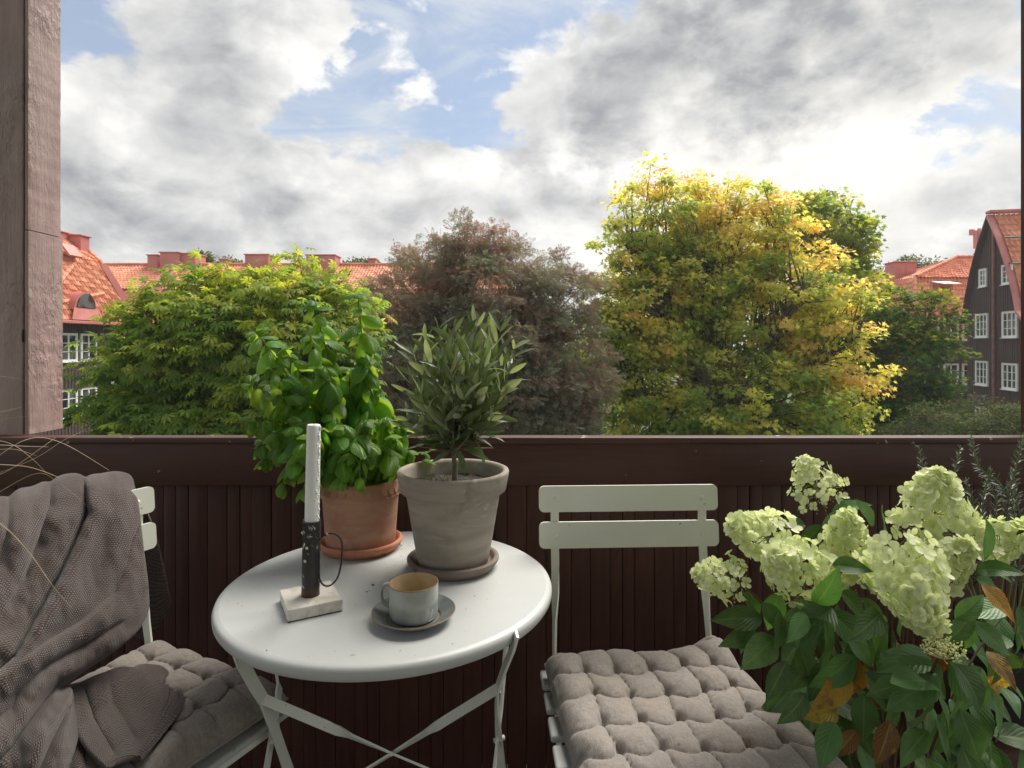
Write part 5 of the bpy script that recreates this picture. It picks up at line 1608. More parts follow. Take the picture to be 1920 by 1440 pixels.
M['petal'] = petal_mat()
M['bud'] = simple('flower_bud', (.52, .58, .22), (.62, .64, .32), 30, .6, bstr=0)


def floret_geo(seed, closed=0.0):
    """four broad overlapping petals, slightly cupped, unit radius"""
    r_ = random.Random(seed); vs = []; fs = []; uvs = []
    for q in range(4):
        a = q * math.pi / 2 + r_.uniform(-.12, .12); L_ = r_.uniform(.9, 1.05); wdt = r_.uniform(.80, .98); lift = r_.uniform(.05, .3) + closed + (.05 if q % 2 else 0)
        d = Vector((math.cos(a), math.sin(a), 0)); s = Vector((-d.y, d.x, 0)); base = len(vs)
        rows = [(.05, .10), (.3, .62), (.58, .98), (.82, .84), (1.0, .40)]
        for i, (t, w_) in enumerate(rows):
            for s_ in (-1, 0, 1):
                z = lift * t * t * .9 + (.10 if s_ else -.02) * w_ * (1 - t * .5) - .22 * max(0, t - .6)
                vs.append(d * t * L_ + s * s_ * w_ * wdt * .52 + Z3 * z); uvs.append((.5 + s_ * .5, t))
        for i in range(4):
            for j in range(2):
                fs.append((base + i * 3 + j, base + (i + 1) * 3 + j, base + (i + 1) * 3 + j + 1, base + i * 3 + j + 1))
    return vs, fs, uvs


FG = [floret_geo(s, c) for s, c in ((1, 0), (2, .05), (3, .15), (4, .0), (5, .3))]
FM = []
for vs, fs, uvs in FG:
    mb = MB(); mb.add(vs, fs, uvs); FM.append(mb.mesh('floret', M['petal'], angle=180))

hpos = Vector((.72, 1.12, .16))
hy = thing('hydrangea', 'hydrangea bush with creamy lime flower heads and dark green leaves, right of the right chair', 'hydrangea', hpos)


def stem_to(p, wob=.02):
    base = Vector((random.gauss(0, .04), random.gauss(0, .04), -.02)); p = p - hpos
    ctl = Vector((p.x * .35, p.y * .35, p.z * .72))
    pts = [bez(base, ctl, p, t) for t in np.linspace(0, 1, 12)]
    return pts


heads = [  # px, py, Y, axis (dir of the tip), length px, radius px, florets, floret size, openness
    (1523, 900, 1.30, (-.35, -.1, .75), 100, 52, 70, .0125, .5),
    (1425, 1003, 1.13, (-.85, -.25, .35), 150, 58, 105, .0150, .1),
    (1480, 1060, 1.04, (-.62, -.5, .42), 145, 64, 115, .0155, .0),
    (1345, 1083, 1.08, (-.95, -.1, .25), 100, 42, 80, .0105, .3),
    (1588, 1022, 1.12, (-.15, -.3, .85), 150, 58, 95, .0155, .1),
    (1754, 948, 1.12, (-.1, -.25, .95), 150, 72, 150, .0165, .0),
    (1708, 1102, .96, (-.10, -.72, -.50), 180, 76, 185, .0158, .05),
    (1782, 1050, 1.04, (.25, -.4, .7), 110, 50, 70, .0145, .15),
    (1880, 1010, 1.06, (.55, -.2, .35), 110, 44, 75, .0135, .3),
]
flor = 0
FL_PER = [22, 38, 46, 24, 32, 50, 58, 20, 10]
for hi_, (px, py, Y, ax, lp, rp, nf, fs_, loose) in enumerate(heads):
    c = at(px, py, Y) - hpos; k = Y / FPX; A = Vector(ax).normalized(); L_ = lp * k * .95; Rr_ = rp * k * .92
    base = c - A * L_ * .5
    # stalks
    pts = stem_to(base + hpos)
    mb = MB(); mb.tube(pts, [.0052 - .0026 * t for t in np.linspace(0, 1, 12)], 7); mb.build('stem', M['hstem'], hy)
    s1 = A.orthogonal().normalized(); s2 = A.cross(s1)
    stalk = MB(); stalk.tube([base - A * .01, base + A * L_ * .9], [.0022, .0008], 6)
    items = []
    for q in range(nf):
        t = ((q + .5) / nf) ** .82; ph = q * 2.39996 + random.gauss(0, .2)
        rad = Rr_ * (math.sin(math.pi * min(1, .16 + .84 * (1 - t) ** .8 * .62 + .0)) ** .75 if t > .0 else 0)
        rad = Rr_ * min(1.0, (1 - t) ** .55 * 1.15) * (1.0 if t > .12 else .72 + 2.3 * t)
        if loose: rad *= 1 + random.gauss(0, .22) * loose * 2
        radial = s1 * math.cos(ph) + s2 * math.sin(ph)
        p = base + A * L_ * t + radial * rad * random.uniform(.72, 1.06)
        nrm_ = (radial * (1.0 if t < .85 else .5) + A * (.12 + .9 * t * t) + Vector((random.gauss(0, .42), random.gauss(0, .42), random.gauss(0, .42)))).normalized()
        size = fs_ * random.uniform(.78, 1.12) * (1 - .3 * max(0, t - .7))
        items.append((p, nrm_, size, random.random() * 6.28))
        if q % 2 == 0 or loose > .2: stalk.tube([base + A * L_ * t * .8, p - nrm_ * .003], [.0009, .0006], 3, cap=False)
    tag(stalk.build('flower_stalk', M['hgstem'], hy), None)
    fhead = None
    # florets nearest the lens single, the others joined
    order = sorted(range(nf), key=lambda i: (items[i][0] + hpos - Vector((0, 0, EYE))).length)
    small = MB()
    bd = MB()
    for rank, i in enumerate(order):
        p, nv, size, rot_ = items[i]
        x = nv.orthogonal().normalized(); x = Matrix.Rotation(rot_, 3, nv) @ x
        m_ = Matrix.Translation(p) @ Matrix((x, nv.cross(x), nv)).transposed().to_4x4() @ Matrix.Diagonal((size, size, size, 1))
        g_ = (i * 7 + hi_) % 5
        if rank < FL_PER[hi_]:
            items[i] = (items[i], m_, g_)
        else:
            vs, fs2, uvs = FG[g_]; small.add([m_ @ v for v in vs], fs2, uvs)
    fh = small.build('flower_head', M['petal'], hy, angle=180)
    for rank, i in enumerate(order[:FL_PER[hi_]]):
        _, m_, g_ = items[i]; put('floret', FM[g_], fh, m_)
    # little fertile buds between the florets
    for q in range(int(nf * (1.1 + loose * 2))):
        t = random.random(); ph = random.random() * 6.28; radial = s1 * math.cos(ph) + s2 * math.sin(ph)
        p = base + A * L_ * (t * 1.02) + radial * Rr_ * min(1, (1 - t) ** .55 * 1.15) * random.uniform(.75, 1.0)
        r0 = random.uniform(.0010, .0018)
        bd.add([p + Vector(v) * r0 for v in bmv], [tuple(f) for f in bmf])
    tag(bd.build('buds', M['bud'], fh), kind='stuff')

# small budding head low on the right
c = at(1770, 1219, .875) - hpos
pts = stem_to(c + hpos); mb = MB(); mb.tube(pts, [.0042 - .002 * t for t in np.linspace(0, 1, 12)], 7); mb.build('stem', M['hstem'], hy)
bd = MB()
for q in range(230):
    a = random.random() * 6.28; rr = .031 * math.sqrt(random.random()); p = c + Vector((rr * math.cos(a), rr * math.sin(a) * .8, .010 * (1 - (rr / .031) ** 2) + random.gauss(0, .004)))
    r0 = random.uniform(.0012, .0022); bd.add([p + Vector(v) * r0 for v in bmv], [tuple(f) for f in bmf])
    if q % 6 == 0: bd.tube([c - Z3 * .014, p], .0006, 3, cap=False)
bh = bd.build('flower_head', M['bud'], hy); tag(bh, 'small head of unopened green buds', kind='stuff')

# leaves: picked spots first, then filler round the stems
spots = [  # px, py of base, Y, px, py of tip, facing lean, yellow
    (1545, 1160, 1.0, 1490, 1210, 0), (1560, 1140, 1.02, 1490, 1200, 0), (1545, 1165, .99, 1560, 1270, 0), (1430, 1160, 1.05, 1335, 1155, 0), (1430, 1130, 1.06, 1480, 1190, 0), (1425, 1195, 1.05, 1352, 1200, 0), (1400, 1150, 1.06, 1395, 1230, 0),
    (1455, 1195, 1.02, 1400, 1245, 0), (1460, 1150, 1.04, 1470, 1220, 0), (1475, 1240, 1.0, 1440, 1315, 0), (1575, 1110, 1.0, 1650, 1165, 0), (1560, 1060, 1.0, 1635, 1062, 0), (1540, 990, 1.18, 1648, 972, 0), (1540, 985, 1.25, 1500, 1035, 0), (1535, 1000, 1.2, 1600, 1025, 0),
    (1480, 1165, 1.0, 1500, 1205, 0), (1510, 1150, .98, 1485, 1203, 0), (1585, 1190, .97, 1650, 1250, 0), (1545, 1165, .96, 1575, 1262, 0), (1600, 1230, 1.0, 1540, 1300, 0), (1560, 1240, 1.02, 1520, 1310, 0), (1510, 1300, 1.0, 1475, 1365, 0),
    (1565, 1355, .97, 1535, 1440, 0), (1620, 1300, .98, 1620, 1400, 0), (1790, 1245, .90, 1875, 1345, 0), (1780, 1240, .92, 1870, 1350, 0), (1765, 1250, .93, 1640, 1300, 0), (1745, 1235, .95, 1660, 1240, 0), (1760, 1265, .92, 1670, 1325, 0), (1750, 1280, .92, 1675, 1265, 0),
    (1780, 1200, .95, 1833, 1152, 0), (1825, 1165, .97, 1900, 1230, 0), (1830, 1070, 1.0, 1905, 1058, 0), (1830, 1085, 1.0, 1890, 1110, 0), (1840, 1060, 1.0, 1915, 1085, 0), (1700, 1355, .95, 1790, 1330, 0), (1760, 1300, .94, 1795, 1420, 0), (1670, 1310, .96, 1680, 1400, 0), (1800, 1330, .95, 1840, 1430, 0), (1740, 1370, .93, 1685, 1420, 0), (1620, 1260, .97, 1690, 1340, 0),
    (1720, 1255, .97, 1800, 1310, 0), (1850, 1190, .98, 1900, 1280, 0), (1640, 1080, 1.05, 1700, 1130, 0), (1500, 1120, 1.06, 1540, 1190, 0), (1590, 1270, 1.0, 1540, 1330, 1), (1615, 1235, 1.02, 1590, 1320, 1), (1670, 1350, .95, 1650, 1440, 1), (1605, 1370, .97, 1570, 1425, 1), (1850, 1220, .93, 1912, 1285, 1), (1840, 1095, .98, 1915, 1160, 1), (1600, 1270, 1.05, 1660, 1290, 1), (1660, 1285, 1.0, 1685, 1340, 1), (1570, 1330, 1.02, 1520, 1345, 1), (1680, 1290, .99, 1630, 1332, 1),
    (1600, 1060, 1.06, 1640, 1110, 0), (1640, 985, 1.08, 1612, 935, 0), (1655, 1010, 1.06, 1665, 950, 0), (1530, 1130, .99, 1580, 1085, 0), (1650, 1150, .95, 1612, 1195, 0), (1845, 1050, 1.0, 1870, 985, 0), (1560, 960, 1.26, 1625, 935, 0), (1510, 985, 1.24, 1462, 975, 0), (1790, 1160, .93, 1850, 1120, 0), (1460, 1110, 1.12, 1440, 1190, 0), (1395, 1110, 1.12, 1440, 1160, 0), (1620, 1190, 1.02, 1600, 1280, 0), (1650, 1220, 1.0, 1700, 1290, 0), (1700, 1220, 1.02, 1650, 1300, 0), (1500, 1210, 1.04, 1530, 1300, 0), (1530, 1230, 1.05, 1480, 1290, 0), (1830, 1260, .97, 1800, 1370, 0), (1860, 1300, 1.0, 1900, 1400, 0), (1700, 1400, .97, 1760, 1470, 0)]
for px, py, Y, qx, qy, yl in spots:
    p = at(px, py, Y) - hpos; q_ = at(qx, qy, Y - random.uniform(0.0, .06)) - hpos
    d = q_ - p; size = d.length * random.uniform(1.0, 1.12)
    up = Vector((random.gauss(0, .35), -.75 + random.gauss(0, .25), .75))
    me_ = random.choice(HY_ if yl else HL_)
    o = put('leaf', me_, hy, leaf_mtx(p, d, up, size))
    if yl: o['label'] = 'yellowing leaf'
    mb = None
for k in range(120):
    px = random.uniform(1440, 1930); py = random.uniform(1110, 1480)
    if px < 1640 and py > 1110 + (px - 1390) * 1.5 + 120: continue
    Y = random.uniform(1.05, 1.22); p = at(px, py, Y) - hpos
    outv = Vector((p.x, p.y, 0)).normalized() if p.length > 0 else Vector((0, -1, 0))
    d = Vector((random.gauss(0, .5), -.3 + random.gauss(0, .4), -.6 + random.gauss(0, .35)))
    yl = random.random() < .06
    o = put('leaf', random.choice(HY_ if yl else HL_), hy, leaf_mtx(p, d, Vector((random.gauss(0, .4), -.5, .8)), random.uniform(.06, .115)))
    if yl: o['label'] = 'yellowing leaf'
for k in range(22):      # fan of plain stems inside the bush
    p = at(random.uniform(1450, 1880), random.uniform(1050, 1250), random.uniform(1.0, 1.2)); pts = stem_to(p)
    mb = MB(); mb.tube(pts, [.004 - .0025 * t for t in np.linspace(0, 1, 12)], 6); mb.build('stem', M['hstem'], hy)
M['tub'] = simple('dark_tub', (.012, .012, .013), (.02, .02, .02), 10, .6)
tub = thing('planter_tub', 'dark planter tub in the shade under the hydrangea', 'planter', (hpos.x, hpos.y, .002))
b = MB(); b.lathe([(0, 0), (.13, 0), (.135, .005), (.165, .175), (.172, .178), (.172, .195), (.16, .196), (.15, .15), (0, .145)], n=48); b.build('tub_wall', M['tub'], tub, angle=40)
b = MB(); soil_disc(b, (0, 0), .152, .15, 1); b.build('soil', M['soil'], tub)

# ---- rosemary
M['needle'] = leaf_mat('rosemary_needle', (.045, .075, .042), (.075, .105, .06), trans=.1, rough=.45, back=(.2, .23, .19))
rpos = Vector((1.16, 1.42, .45))
rm = thing('rosemary_bush', 'upright rosemary with fine grey green needles before the parapet at the right', 'rosemary', rpos)
nd_v = np.array([(0, 0, 0), (.055, .35, .02), (.05, .8, .0), (0, 1, -.03), (-.05, .8, 0), (-.055, .35, .02)]); nd_f = [(0, 1, 5), (1, 2, 4), (1, 4, 5), (2, 3, 4)]
for pl in [[(1790, 1010), (1745, 930), (1722, 836)], [(1800, 1000), (1790, 900), (1801, 838)], [(1905, 1010), (1880, 915), (1836, 875), (1822, 818)], [(1850, 1020), (1842, 950), (1858, 880)], [(1885, 1030), (1890, 940), (1912, 850), (1925, 800)], [(1860, 1010), (1868, 940), (1850, 900)], [(1915, 1010), (1905, 940), (1900, 880)], [(1770, 1010), (1765, 950), (1775, 905)], [(1935, 1000), (1940, 900), (1935, 840)], [(1820, 1000), (1825, 950), (1812, 900)]]:
    Yb = random.uniform(1.36, 1.5)
    P_ = smooth_curve([Vector((random.gauss(0, .02), random.gauss(0, .02), -.02))] + [at(x, y, Yb) - rpos for x, y in pl], 10)
    mb = MB(); mb.tube(P_, [.0024 - .0014 * i / len(P_) for i in range(len(P_))], 5); so = mb.build('stem', M['hgstem'], rm)
    nm = MB(); acc = 0
    for i in range(len(P_) - 1):
        T = P_[i + 1] - P_[i]; ln = T.length; T.normalize(); s1 = T.orthogonal().normalized(); s2 = T.cross(s1)
        frac = i / (len(P_) - 1)
        if frac < .2: continue
        for q in range(max(1, int(ln / .00125))):
            p = P_[i].lerp(P_[i + 1], random.random()); a = random.random() * 6.28
            ou = s1 * math.cos(a) + s2 * math.sin(a); d = ou * .8 + T * random.uniform(.3, 1.0); sz = random.uniform(.015, .024) * (1 - .45 * frac ** 4)
            m_ = leaf_mtx(p, d, T, sz)
            nm.add([m_ @ Vector((v[0] * 1.25, v[1], v[2])) for v in nd_v], nd_f, [(.5, .5)] * 6)
    tag(nm.build('needles', M['needle'], so, angle=180), kind='stuff')
rt_ = thing('rosemary_pot', 'dark pot holding the rosemary behind the hydrangea', 'plant pot', (rpos.x, rpos.y, .002))
b = MB(); b.lathe([(0, .28), (.07, .28), (.075, .285), (.1, .455), (.105, .457), (.105, .47), (.096, .47), (.09, .44), (0, .435)], n=40); b.build('pot_body', M['tub'], rt_, angle=40)
b = MB(); b.box((0, 0, .139), (.34, .2, .276), .01); b.build('pot_stand', M['board'], rt_)

# ---- dry ornamental grass reaching in from the left
M['dry'] = simple('dry_grass_blade', (.42, .30, .19), (.56, .44, .30), 30, .6, bstr=0)
gpos = Vector((-1.2, 1.2, .55))
dg_ = thing('dry_grass', 'long dry straw coloured grass blades arching in at the left edge over the blanket', 'grass', gpos)
for pl, Y0, Y1, w0 in [([(-60, 900), (40, 828), (110, 828), (205, 882)], 1.15, 1.3, .0009), ([(-60, 830), (30, 836), (90, 838)], 1.2, 1.3, .0008), ([(-40, 900), (60, 862), (120, 825), (165, 802), (232, 752)], 1.2, 1.35, .0008), ([(-40, 870), (50, 875), (110, 895)], 1.15, 1.2, .0009), ([(-40, 820), (20, 832), (60, 860), (85, 885)], 1.2, 1.25, .0008), ([(-60, 905), (10, 885), (70, 845), (105, 820)], 1.2, 1.3, .0012), ([(-60, 850), (20, 842), (70, 855)], 1.1, 1.15, .0008),
                       ([(-80, 960), (-10, 975), (50, 1030), (100, 1100), (135, 1140)], .93, 1.0, .0014), ([(-60, 770), (0, 772), (40, 763)], 1.2, 1.25, .0007), ([(-60, 800), (10, 785), (62, 780)], 1.2, 1.25, .0007), ([(-60, 960), (60, 890), (110, 905), (165, 950)], 1.05, 1.12, .0009), ([(-50, 700), (30, 710), (100, 735)], 1.2, 1.3, .0006)]:
    n_ = len(pl); P_ = smooth_curve([at(x, y, Y0 + (Y1 - Y0) * i / (n_ - 1)) - gpos for i, (x, y) in enumerate(pl)], 8)
    P_ = [Vector((-.02 + random.gauss(0, .02), random.gauss(0, .03), -.05))] + P_
    mb = MB(); mb.tube(P_, [w0 * (1 - .75 * i / len(P_)) for i in range(len(P_))], 4); mb.build('blade', M['dry'], dg_)
dpp = thing('grass_pot', 'dark pot with dry grass standing left of the left chair', 'plant pot', (gpos.x, gpos.y, .002))
b = MB(); b.lathe([(0, 0), (.1, 0), (.105, .005), (.13, .50), (.138, .503), (.138, .52), (.125, .52), (.12, .48), (0, .475)], n=40); b.build('pot_body', M['tub'], dpp, angle=40)

# ------------------------------------------------------------------ knitted blanket
def knit():
    m, nt = new_mat('brown_knit')
    uv = nt.node('ShaderNodeUVMap').outputs[0]
    ob = nt.node('ShaderNodeTexCoord').outputs['Object']
    wob = nt.vmath('SCALE', nt.vmath('SUBTRACT', nt.noise(ob, 30, 2, .5, out=1), (.5, .5, .5))); wob.node.inputs[3].default_value = .012
    uw = nt.vmath('ADD', uv, wob)
    sx = nt.node('ShaderNodeSeparateXYZ', i_Vector=uw)
    u = nt.math('MULTIPLY', sx.outputs[0], 185.0); v = nt.math('MULTIPLY', sx.outputs[1], 245.0)
    # moss stitch: small offset bumps
    row = nt.math('FLOOR', v)
    uo = nt.math('ADD', u, nt.math('MULTIPLY', nt.math('MODULO', row, 2.0), .5))
    fu = nt.math('SUBTRACT', nt.math('FRACT', uo), .5); fv = nt.math('SUBTRACT', nt.math('FRACT', v), .5)
    sk = nt.math('ADD', fu, nt.math('MULTIPLY', fv, .35))
    r2 = nt.math('ADD', nt.math('MULTIPLY', nt.math('MULTIPLY', sk, sk), 3.2), nt.math('MULTIPLY', nt.math('MULTIPLY', fv, fv), 2.6))
    h = nt.ramp(r2, .75, .0)
    fz = nt.noise(ob, 420, 3, .6)
    col = nt.mix(h, (.042, .029, .027, 1), (.098, .069, .062, 1))
    col = nt.mix(nt.ramp(fz, .4, .75, 0, .5), col, (.145, .108, .097, 1))
    nrm = bump(nt, nt.math('ADD', h, nt.math('MULTIPLY', fz, .45)), .8, .0022)
    p = nt.node('ShaderNodeBsdfPrincipled'); nt.set(p, 'Base Color', col); nt.set(p, 'Roughness', .95); nt.set(p, 'Specular IOR Level', .1)
    nt.set(p, 'Sheen Weight', .35); nt.set(p, 'Sheen Roughness', .5); nt.l.new(nrm, p.inputs['Normal'])
    out(nt, p.outputs[0]); return m


M['knit'] = knit()


def cr(p0, p1, p2, p3, t):
    return .5 * ((2 * p1) + (p2 - p0) * t + (2 * p0 - 5 * p1 + 4 * p2 - p3) * t * t + (3 * p1 - p0 - 3 * p2 + p3) * t ** 3)


def net(ctrl, nu, nv):
    """smooth surface through a control net given as rows of (px, py, Y)"""
    C = np.array(ctrl, float); m_, n_ = C.shape[:2]
    def interp(A, n):          # along axis 0
        k = A.shape[0]; res = []
        for s in np.linspace(0, k - 1 - 1e-9, n):
            i = int(s); t = s - i
            res.append(cr(A[max(i - 1, 0)], A[i], A[i + 1], A[min(i + 2, k - 1)], t))
        return np.array(res)
    G = interp(C, nv)
    G = interp(np.swapaxes(G, 0, 1), nu)
    return np.swapaxes(G, 0, 1)


def pdist(px, py, poly):
    """signed distance (px units) to a polyline, and parameter 0..1"""
    best = None
    P = np.stack([px, py], -1)
    tot = len(poly) - 1
    D = np.full(px.shape, 1e9); Sg = np.zeros(px.shape); T = np.zeros(px.shape)
    for i in range(tot):
        a = np.array(poly[i], float); b_ = np.array(poly[i + 1], float); ab = b_ - a
        t = np.clip(((P - a) @ ab) / (ab @ ab), 0, 1); q = a + t[..., None] * ab; d = np.linalg.norm(P - q, axis=-1)
        cross = ab[0] * (P[..., 1] - a[1]) - ab[1] * (P[..., 0] - a[0])
        up = d < D
        D = np.where(up, d, D); Sg = np.where(up, np.sign(cross), Sg); T = np.where(up, (i + t) / tot, T)
    return D, Sg, T


main = [
    [(-130, 1160, 1.19), (0, 1140, 1.28), (60, 1130, 1.33), (130, 1140, 1.38), (210, 1172, 1.43), (275, 1196, 1.445), (322, 1132, 1.46)],
    [(-125, 1040, 1.16), (0, 1020, 1.25), (60, 1000, 1.31), (130, 990, 1.36), (205, 985, 1.41), (258, 985, 1.445), (292, 1000, 1.455)],
    [(-120, 985, 1.10), (0, 944, 1.19), (58, 921, 1.25), (128, 907, 1.31), (200, 902, 1.37), (240, 902, 1.405), (253, 915, 1.42)],
    [(-120, 978, 1.06), (0, 938, 1.15), (55, 914, 1.21), (125, 901, 1.27), (198, 896, 1.33), (238, 897, 1.375), (249, 908, 1.39)],
    [(-128, 1030, 1.00), (0, 985, 1.09), (58, 965, 1.15), (130, 950, 1.21), (205, 945, 1.275), (248, 945, 1.33), (258, 950, 1.345)],
    [(-135, 1110, .96), (0, 1065, 1.05), (60, 1045, 1.105), (132, 1035, 1.165), (208, 1030, 1.23), (258, 1032, 1.29), (268, 1036, 1.305)],
    [(-142, 1190, .93), (0, 1145, 1.01), (62, 1128, 1.065), (135, 1110, 1.12), (210, 1105, 1.185), (266, 1106, 1.25), (276, 1104, 1.268)],
    [(-150, 1260, .90), (-5, 1215, .97), (60, 1196, 1.02), (132, 1176, 1.075), (205, 1165, 1.135), (262, 1158, 1.20), (274, 1150, 1.225)],
    [(-150, 1350, .87), (-20, 1300, .92), (42, 1278, .965), (105, 1252, 1.015), (165, 1232, 1.065), (222, 1210, 1.12), (240, 1196, 1.15)],
    [(-150, 1440, .84), (-32, 1385, .875), (25, 1352, .915), (68, 1318, .96), (100, 1296, 1.00), (120, 1284, 1.045), (130, 1276, 1.075)],
    [(-150, 1530, .82), (-35, 1470, .84), (35, 1430, .865), (82, 1390, .90), (112, 1350, .94), (128, 1315, .99), (133, 1298, 1.02)],
    [(-150, 1640, .80), (-30, 1570, .81), (45, 1530, .825), (95, 1480, .85), (125, 1440, .885), (140, 1405, .93), (143, 1380, .96)],
]
NU, NV = 150, 300
G = net(main, NU, NV)
px, py, YY = G[..., 0], G[..., 1], G[..., 2]
vrow = np.linspace(0, len(main) - 1, NV)[:, None] * np.ones((1, NU))
front = np.clip((vrow - 2.6) / .8, 0, 1)
disp = np.zeros_like(px)
def smoothstep(x): x = np.clip(x, 0, 1); return x * x * (3 - 2 * x)
def crease(poly, w_, amp, side=0, overlap=0.0):
    """a valley along a polyline; overlap raises the side given by its sign into a rolled fold"""
    global disp
    D, Sg, T = pdist(px, py, poly); fade = np.sin(np.pi * np.clip(T * .96 + .02, 0, 1)) ** .5
    disp += amp * np.exp(-(D / w_) ** 2) * fade * front
    if overlap:
        s_ = D * Sg * side
        disp -= overlap * np.where(s_ > 0, smoothstep(s_ / (w_ * .55)) * np.exp(-(s_ / (w_ * 4.5)) ** 2), 0) * fade * front
crease([(158, 900), (166, 960), (140, 1020), (110, 1085), (68, 1160), (30, 1230), (-20, 1275)], 9, .030, side=-1, overlap=.038)
crease([(95, 905), (92, 950), (70, 1010), (45, 1080), (5, 1150)], 16, .018, side=1, overlap=.010)
crease([(20, 930), (18, 990), (-10, 1070)], 14, .016)
crease([(205, 900), (200, 980), (182, 1050), (150, 1120), (120, 1190)], 22, .010)
crease([(240, 1040), (215, 1110), (160, 1160), (90, 1200), (10, 1260)], 20, .015, side=-1, overlap=.012)
crease([(268, 1110), (230, 1165), (160, 1205), (80, 1250), (0, 1320)], 15, .016, side=1, overlap=.012)
crease([(110, 1275), (70, 1330), (20, 1400), (-20, 1440)], 10, .022, side=1, overlap=.016)
crease([(60, 1280), (20, 1330), (-30, 1370)], 14, .014)
crease([(125, 1330), (90, 1400), (60, 1470)], 9, .018, side=1, overlap=.012)
# soft bulges
for cx, cy, sx_, sy_, a in [(215, 970, 34, 80, .016), (110, 1000, 26, 70, .016), (45, 1010, 22, 60, .012), (150, 1140, 50, 40, .020), (60, 1230, 60, 28, .014), (190, 1200, 50, 18, .012), (70, 1380, 24, 40, .012)]:
    disp -= .6 * a * np.exp(-((px - cx) / sx_) ** 2 - ((py - cy) / sy_) ** 2) * front
top_w = np.exp(-((vrow - 2.8) / .9) ** 2)
pyo = np.zeros_like(py)
for x_, a, w_ in [(60, 7, 22), (130, -5, 26), (95, 6, 10), (160, 6, 9), (215, -4, 22), (18, 8, 12)]:
    pyo += a * np.exp(-((px - x_) / w_) ** 2) * top_w
nz = np.array([[mnoise.noise(Vector((px[i, j] / 46, py[i, j] / 60, 2.0))) for j in range(NU)] for i in range(NV)])
nz2 = np.array([[mnoise.noise(Vector((px[i, j] / 17, py[i, j] / 26, 7.0))) for j in range(NU)] for i in range(NV)])
YYd = YY + disp + .007 * nz * (.4 + .6 * front) + .0035 * nz2
bpos_ = Vector((-.9, 1.15, .5))
bk = thing('knitted_blanket', 'brown knitted blanket draped over the back and seat of the left chair', 'blanket', bpos_)


def sheet(PX, PY, Y, name, thick=.007, ks=1.0):
    m_, n_ = PX.shape
    P = [[at(PX[i, j], PY[i, j], Y[i, j]) - bpos_ for j in range(n_)] for i in range(m_)]
    A = np.array([[tuple(p) for p in r] for r in P])
    du = np.gradient(A, axis=1); dv = np.gradient(A, axis=0); nn = norm(np.cross(du, dv))
    lu = np.cumsum(np.linalg.norm(np.diff(A, axis=1), axis=2).mean(0)); lv = np.cumsum(np.linalg.norm(np.diff(A, axis=0), axis=2).mean(1))
    uu = np.concatenate([[0], lu]); vv = np.concatenate([[0], lv])
    mb = MB()
    e = np.minimum(np.minimum(np.arange(m_)[:, None], m_ - 1 - np.arange(m_)[:, None]), np.minimum(np.arange(n_)[None, :], n_ - 1 - np.arange(n_)[None, :]))
    th = thick * .5 * np.sqrt(np.clip(e / 3.0, 0.0, 1))[..., None]
    for s in (1, -1):
        Q = A + nn * th * s
        b0 = len(mb.v)
        mb.grid([[Vector(Q[i, j]) for j in range(n_)] for i in range(m_)], flip=(s < 0), uv=False)
        for i in range(m_):
            for j in range(n_): mb.uv[b0 + i * n_ + j] = (uu[j] * ks, vv[i] * ks)
    return mb.build(name, M['knit'], bk, angle=180)


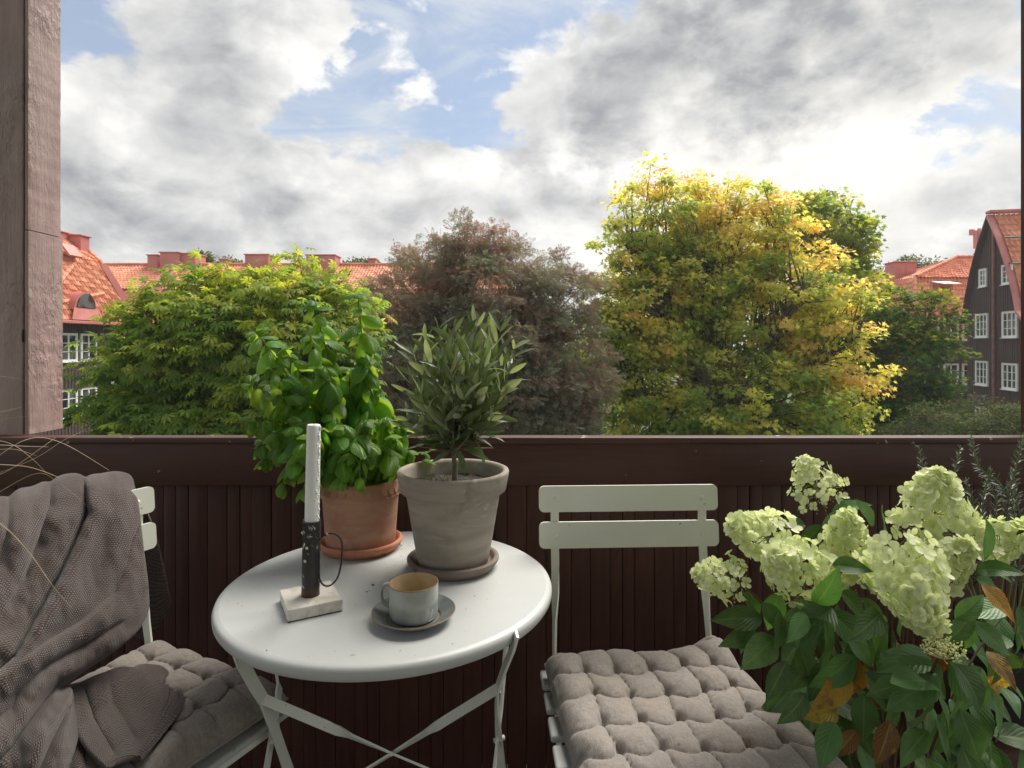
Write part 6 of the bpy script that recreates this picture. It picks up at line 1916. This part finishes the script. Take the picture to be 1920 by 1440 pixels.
sheet(px, py + pyo, YYd, 'drape')
bunch = [
    [(120, 1296, 1.06), (175, 1270, 1.12), (236, 1252, 1.165), (292, 1274, 1.16), (349, 1309, 1.098)],
    [(128, 1332, 1.03), (182, 1296, 1.08), (240, 1284, 1.12), (294, 1306, 1.10), (340, 1330, 1.068)],
    [(142, 1374, .99), (188, 1342, 1.04), (238, 1330, 1.065), (284, 1346, 1.042), (316, 1361, 1.022)],
    [(166, 1412, .95), (202, 1386, .985), (236, 1376, 1.0), (268, 1388, .983), (287, 1396, .972)],
    [(198, 1444, .915), (218, 1434, .928), (236, 1427, .936), (250, 1424, .939), (262, 1424, .939)],
]
G2 = net(bunch, 90, 90)
bx, by, bY = G2[..., 0], G2[..., 1], G2[..., 2]
for poly, w_, a in [([(200, 1260), (210, 1320), (250, 1380)], 10, .006), ([(160, 1300), (175, 1350), (210, 1410)], 10, .010), ([(270, 1265), (280, 1310), (265, 1370)], 14, -.006)]:
    D, Sg, T = pdist(bx, by, poly); bY = bY + a * np.exp(-(D / w_) ** 2)
ub = np.linspace(0, 1, 90)[None, :]; rib = np.clip((ub - .80) / .04, 0, 1)
bY = bY + rib * .0026 * np.sin((ub - .8) * 2 * np.pi * 26) - .002 * rib
sheet(bx, by, bY, 'fold', thick=.010, ks=1.0)
flap = [[(232, 1262, 1.19), (262, 1246, 1.225), (300, 1248, 1.225), (318, 1262, 1.20)], [(238, 1276, 1.165), (268, 1272, 1.17), (296, 1274, 1.17), (312, 1270, 1.18)], [(250, 1290, 1.14), (270, 1290, 1.14), (290, 1288, 1.145), (304, 1280, 1.155)]]
G3 = net(flap, 30, 24); sheet(G3[..., 0], G3[..., 1], G3[..., 2] - .01, 'fold')
# inner folds lying in the shade between drape and seat
inner = [[(60, 1300, 1.0), (120, 1285, 1.08), (170, 1275, 1.15)], [(60, 1370, .93), (130, 1350, 1.0), (180, 1330, 1.06)], [(80, 1450, .87), (140, 1430, .92), (190, 1420, .965)], [(90, 1520, .83), (150, 1500, .86), (210, 1470, .91)]]
G4 = net(inner, 40, 50); D, Sg, T = pdist(G4[..., 0], G4[..., 1], [(120, 1290), (140, 1360), (150, 1440)])
sheet(G4[..., 0], G4[..., 1], G4[..., 2] + .03 + .012 * np.sin(G4[..., 0] / 9), 'fold')


# ------------------------------------------------------------------ thin haze over the courtyard, added to lift the dark of the trees
hz, nt = new_mat('haze')
pv = nt.node('ShaderNodeVolumePrincipled')
nt.set(pv, 'Color', (0.93, 0.95, 0.97, 1)); nt.set(pv, 'Density', 0.0008); nt.set(pv, 'Anisotropy', 0.25)
o_ = nt.node('ShaderNodeOutputMaterial'); nt.l.new(pv.outputs[0], o_.inputs['Volume'])
b = MB(); b.box((0, 270, (GZ - 1 + 14) / 2), (620, 680, 14 - GZ + 1))
tag(b.build('haze', hz, smooth=False), kind='stuff')
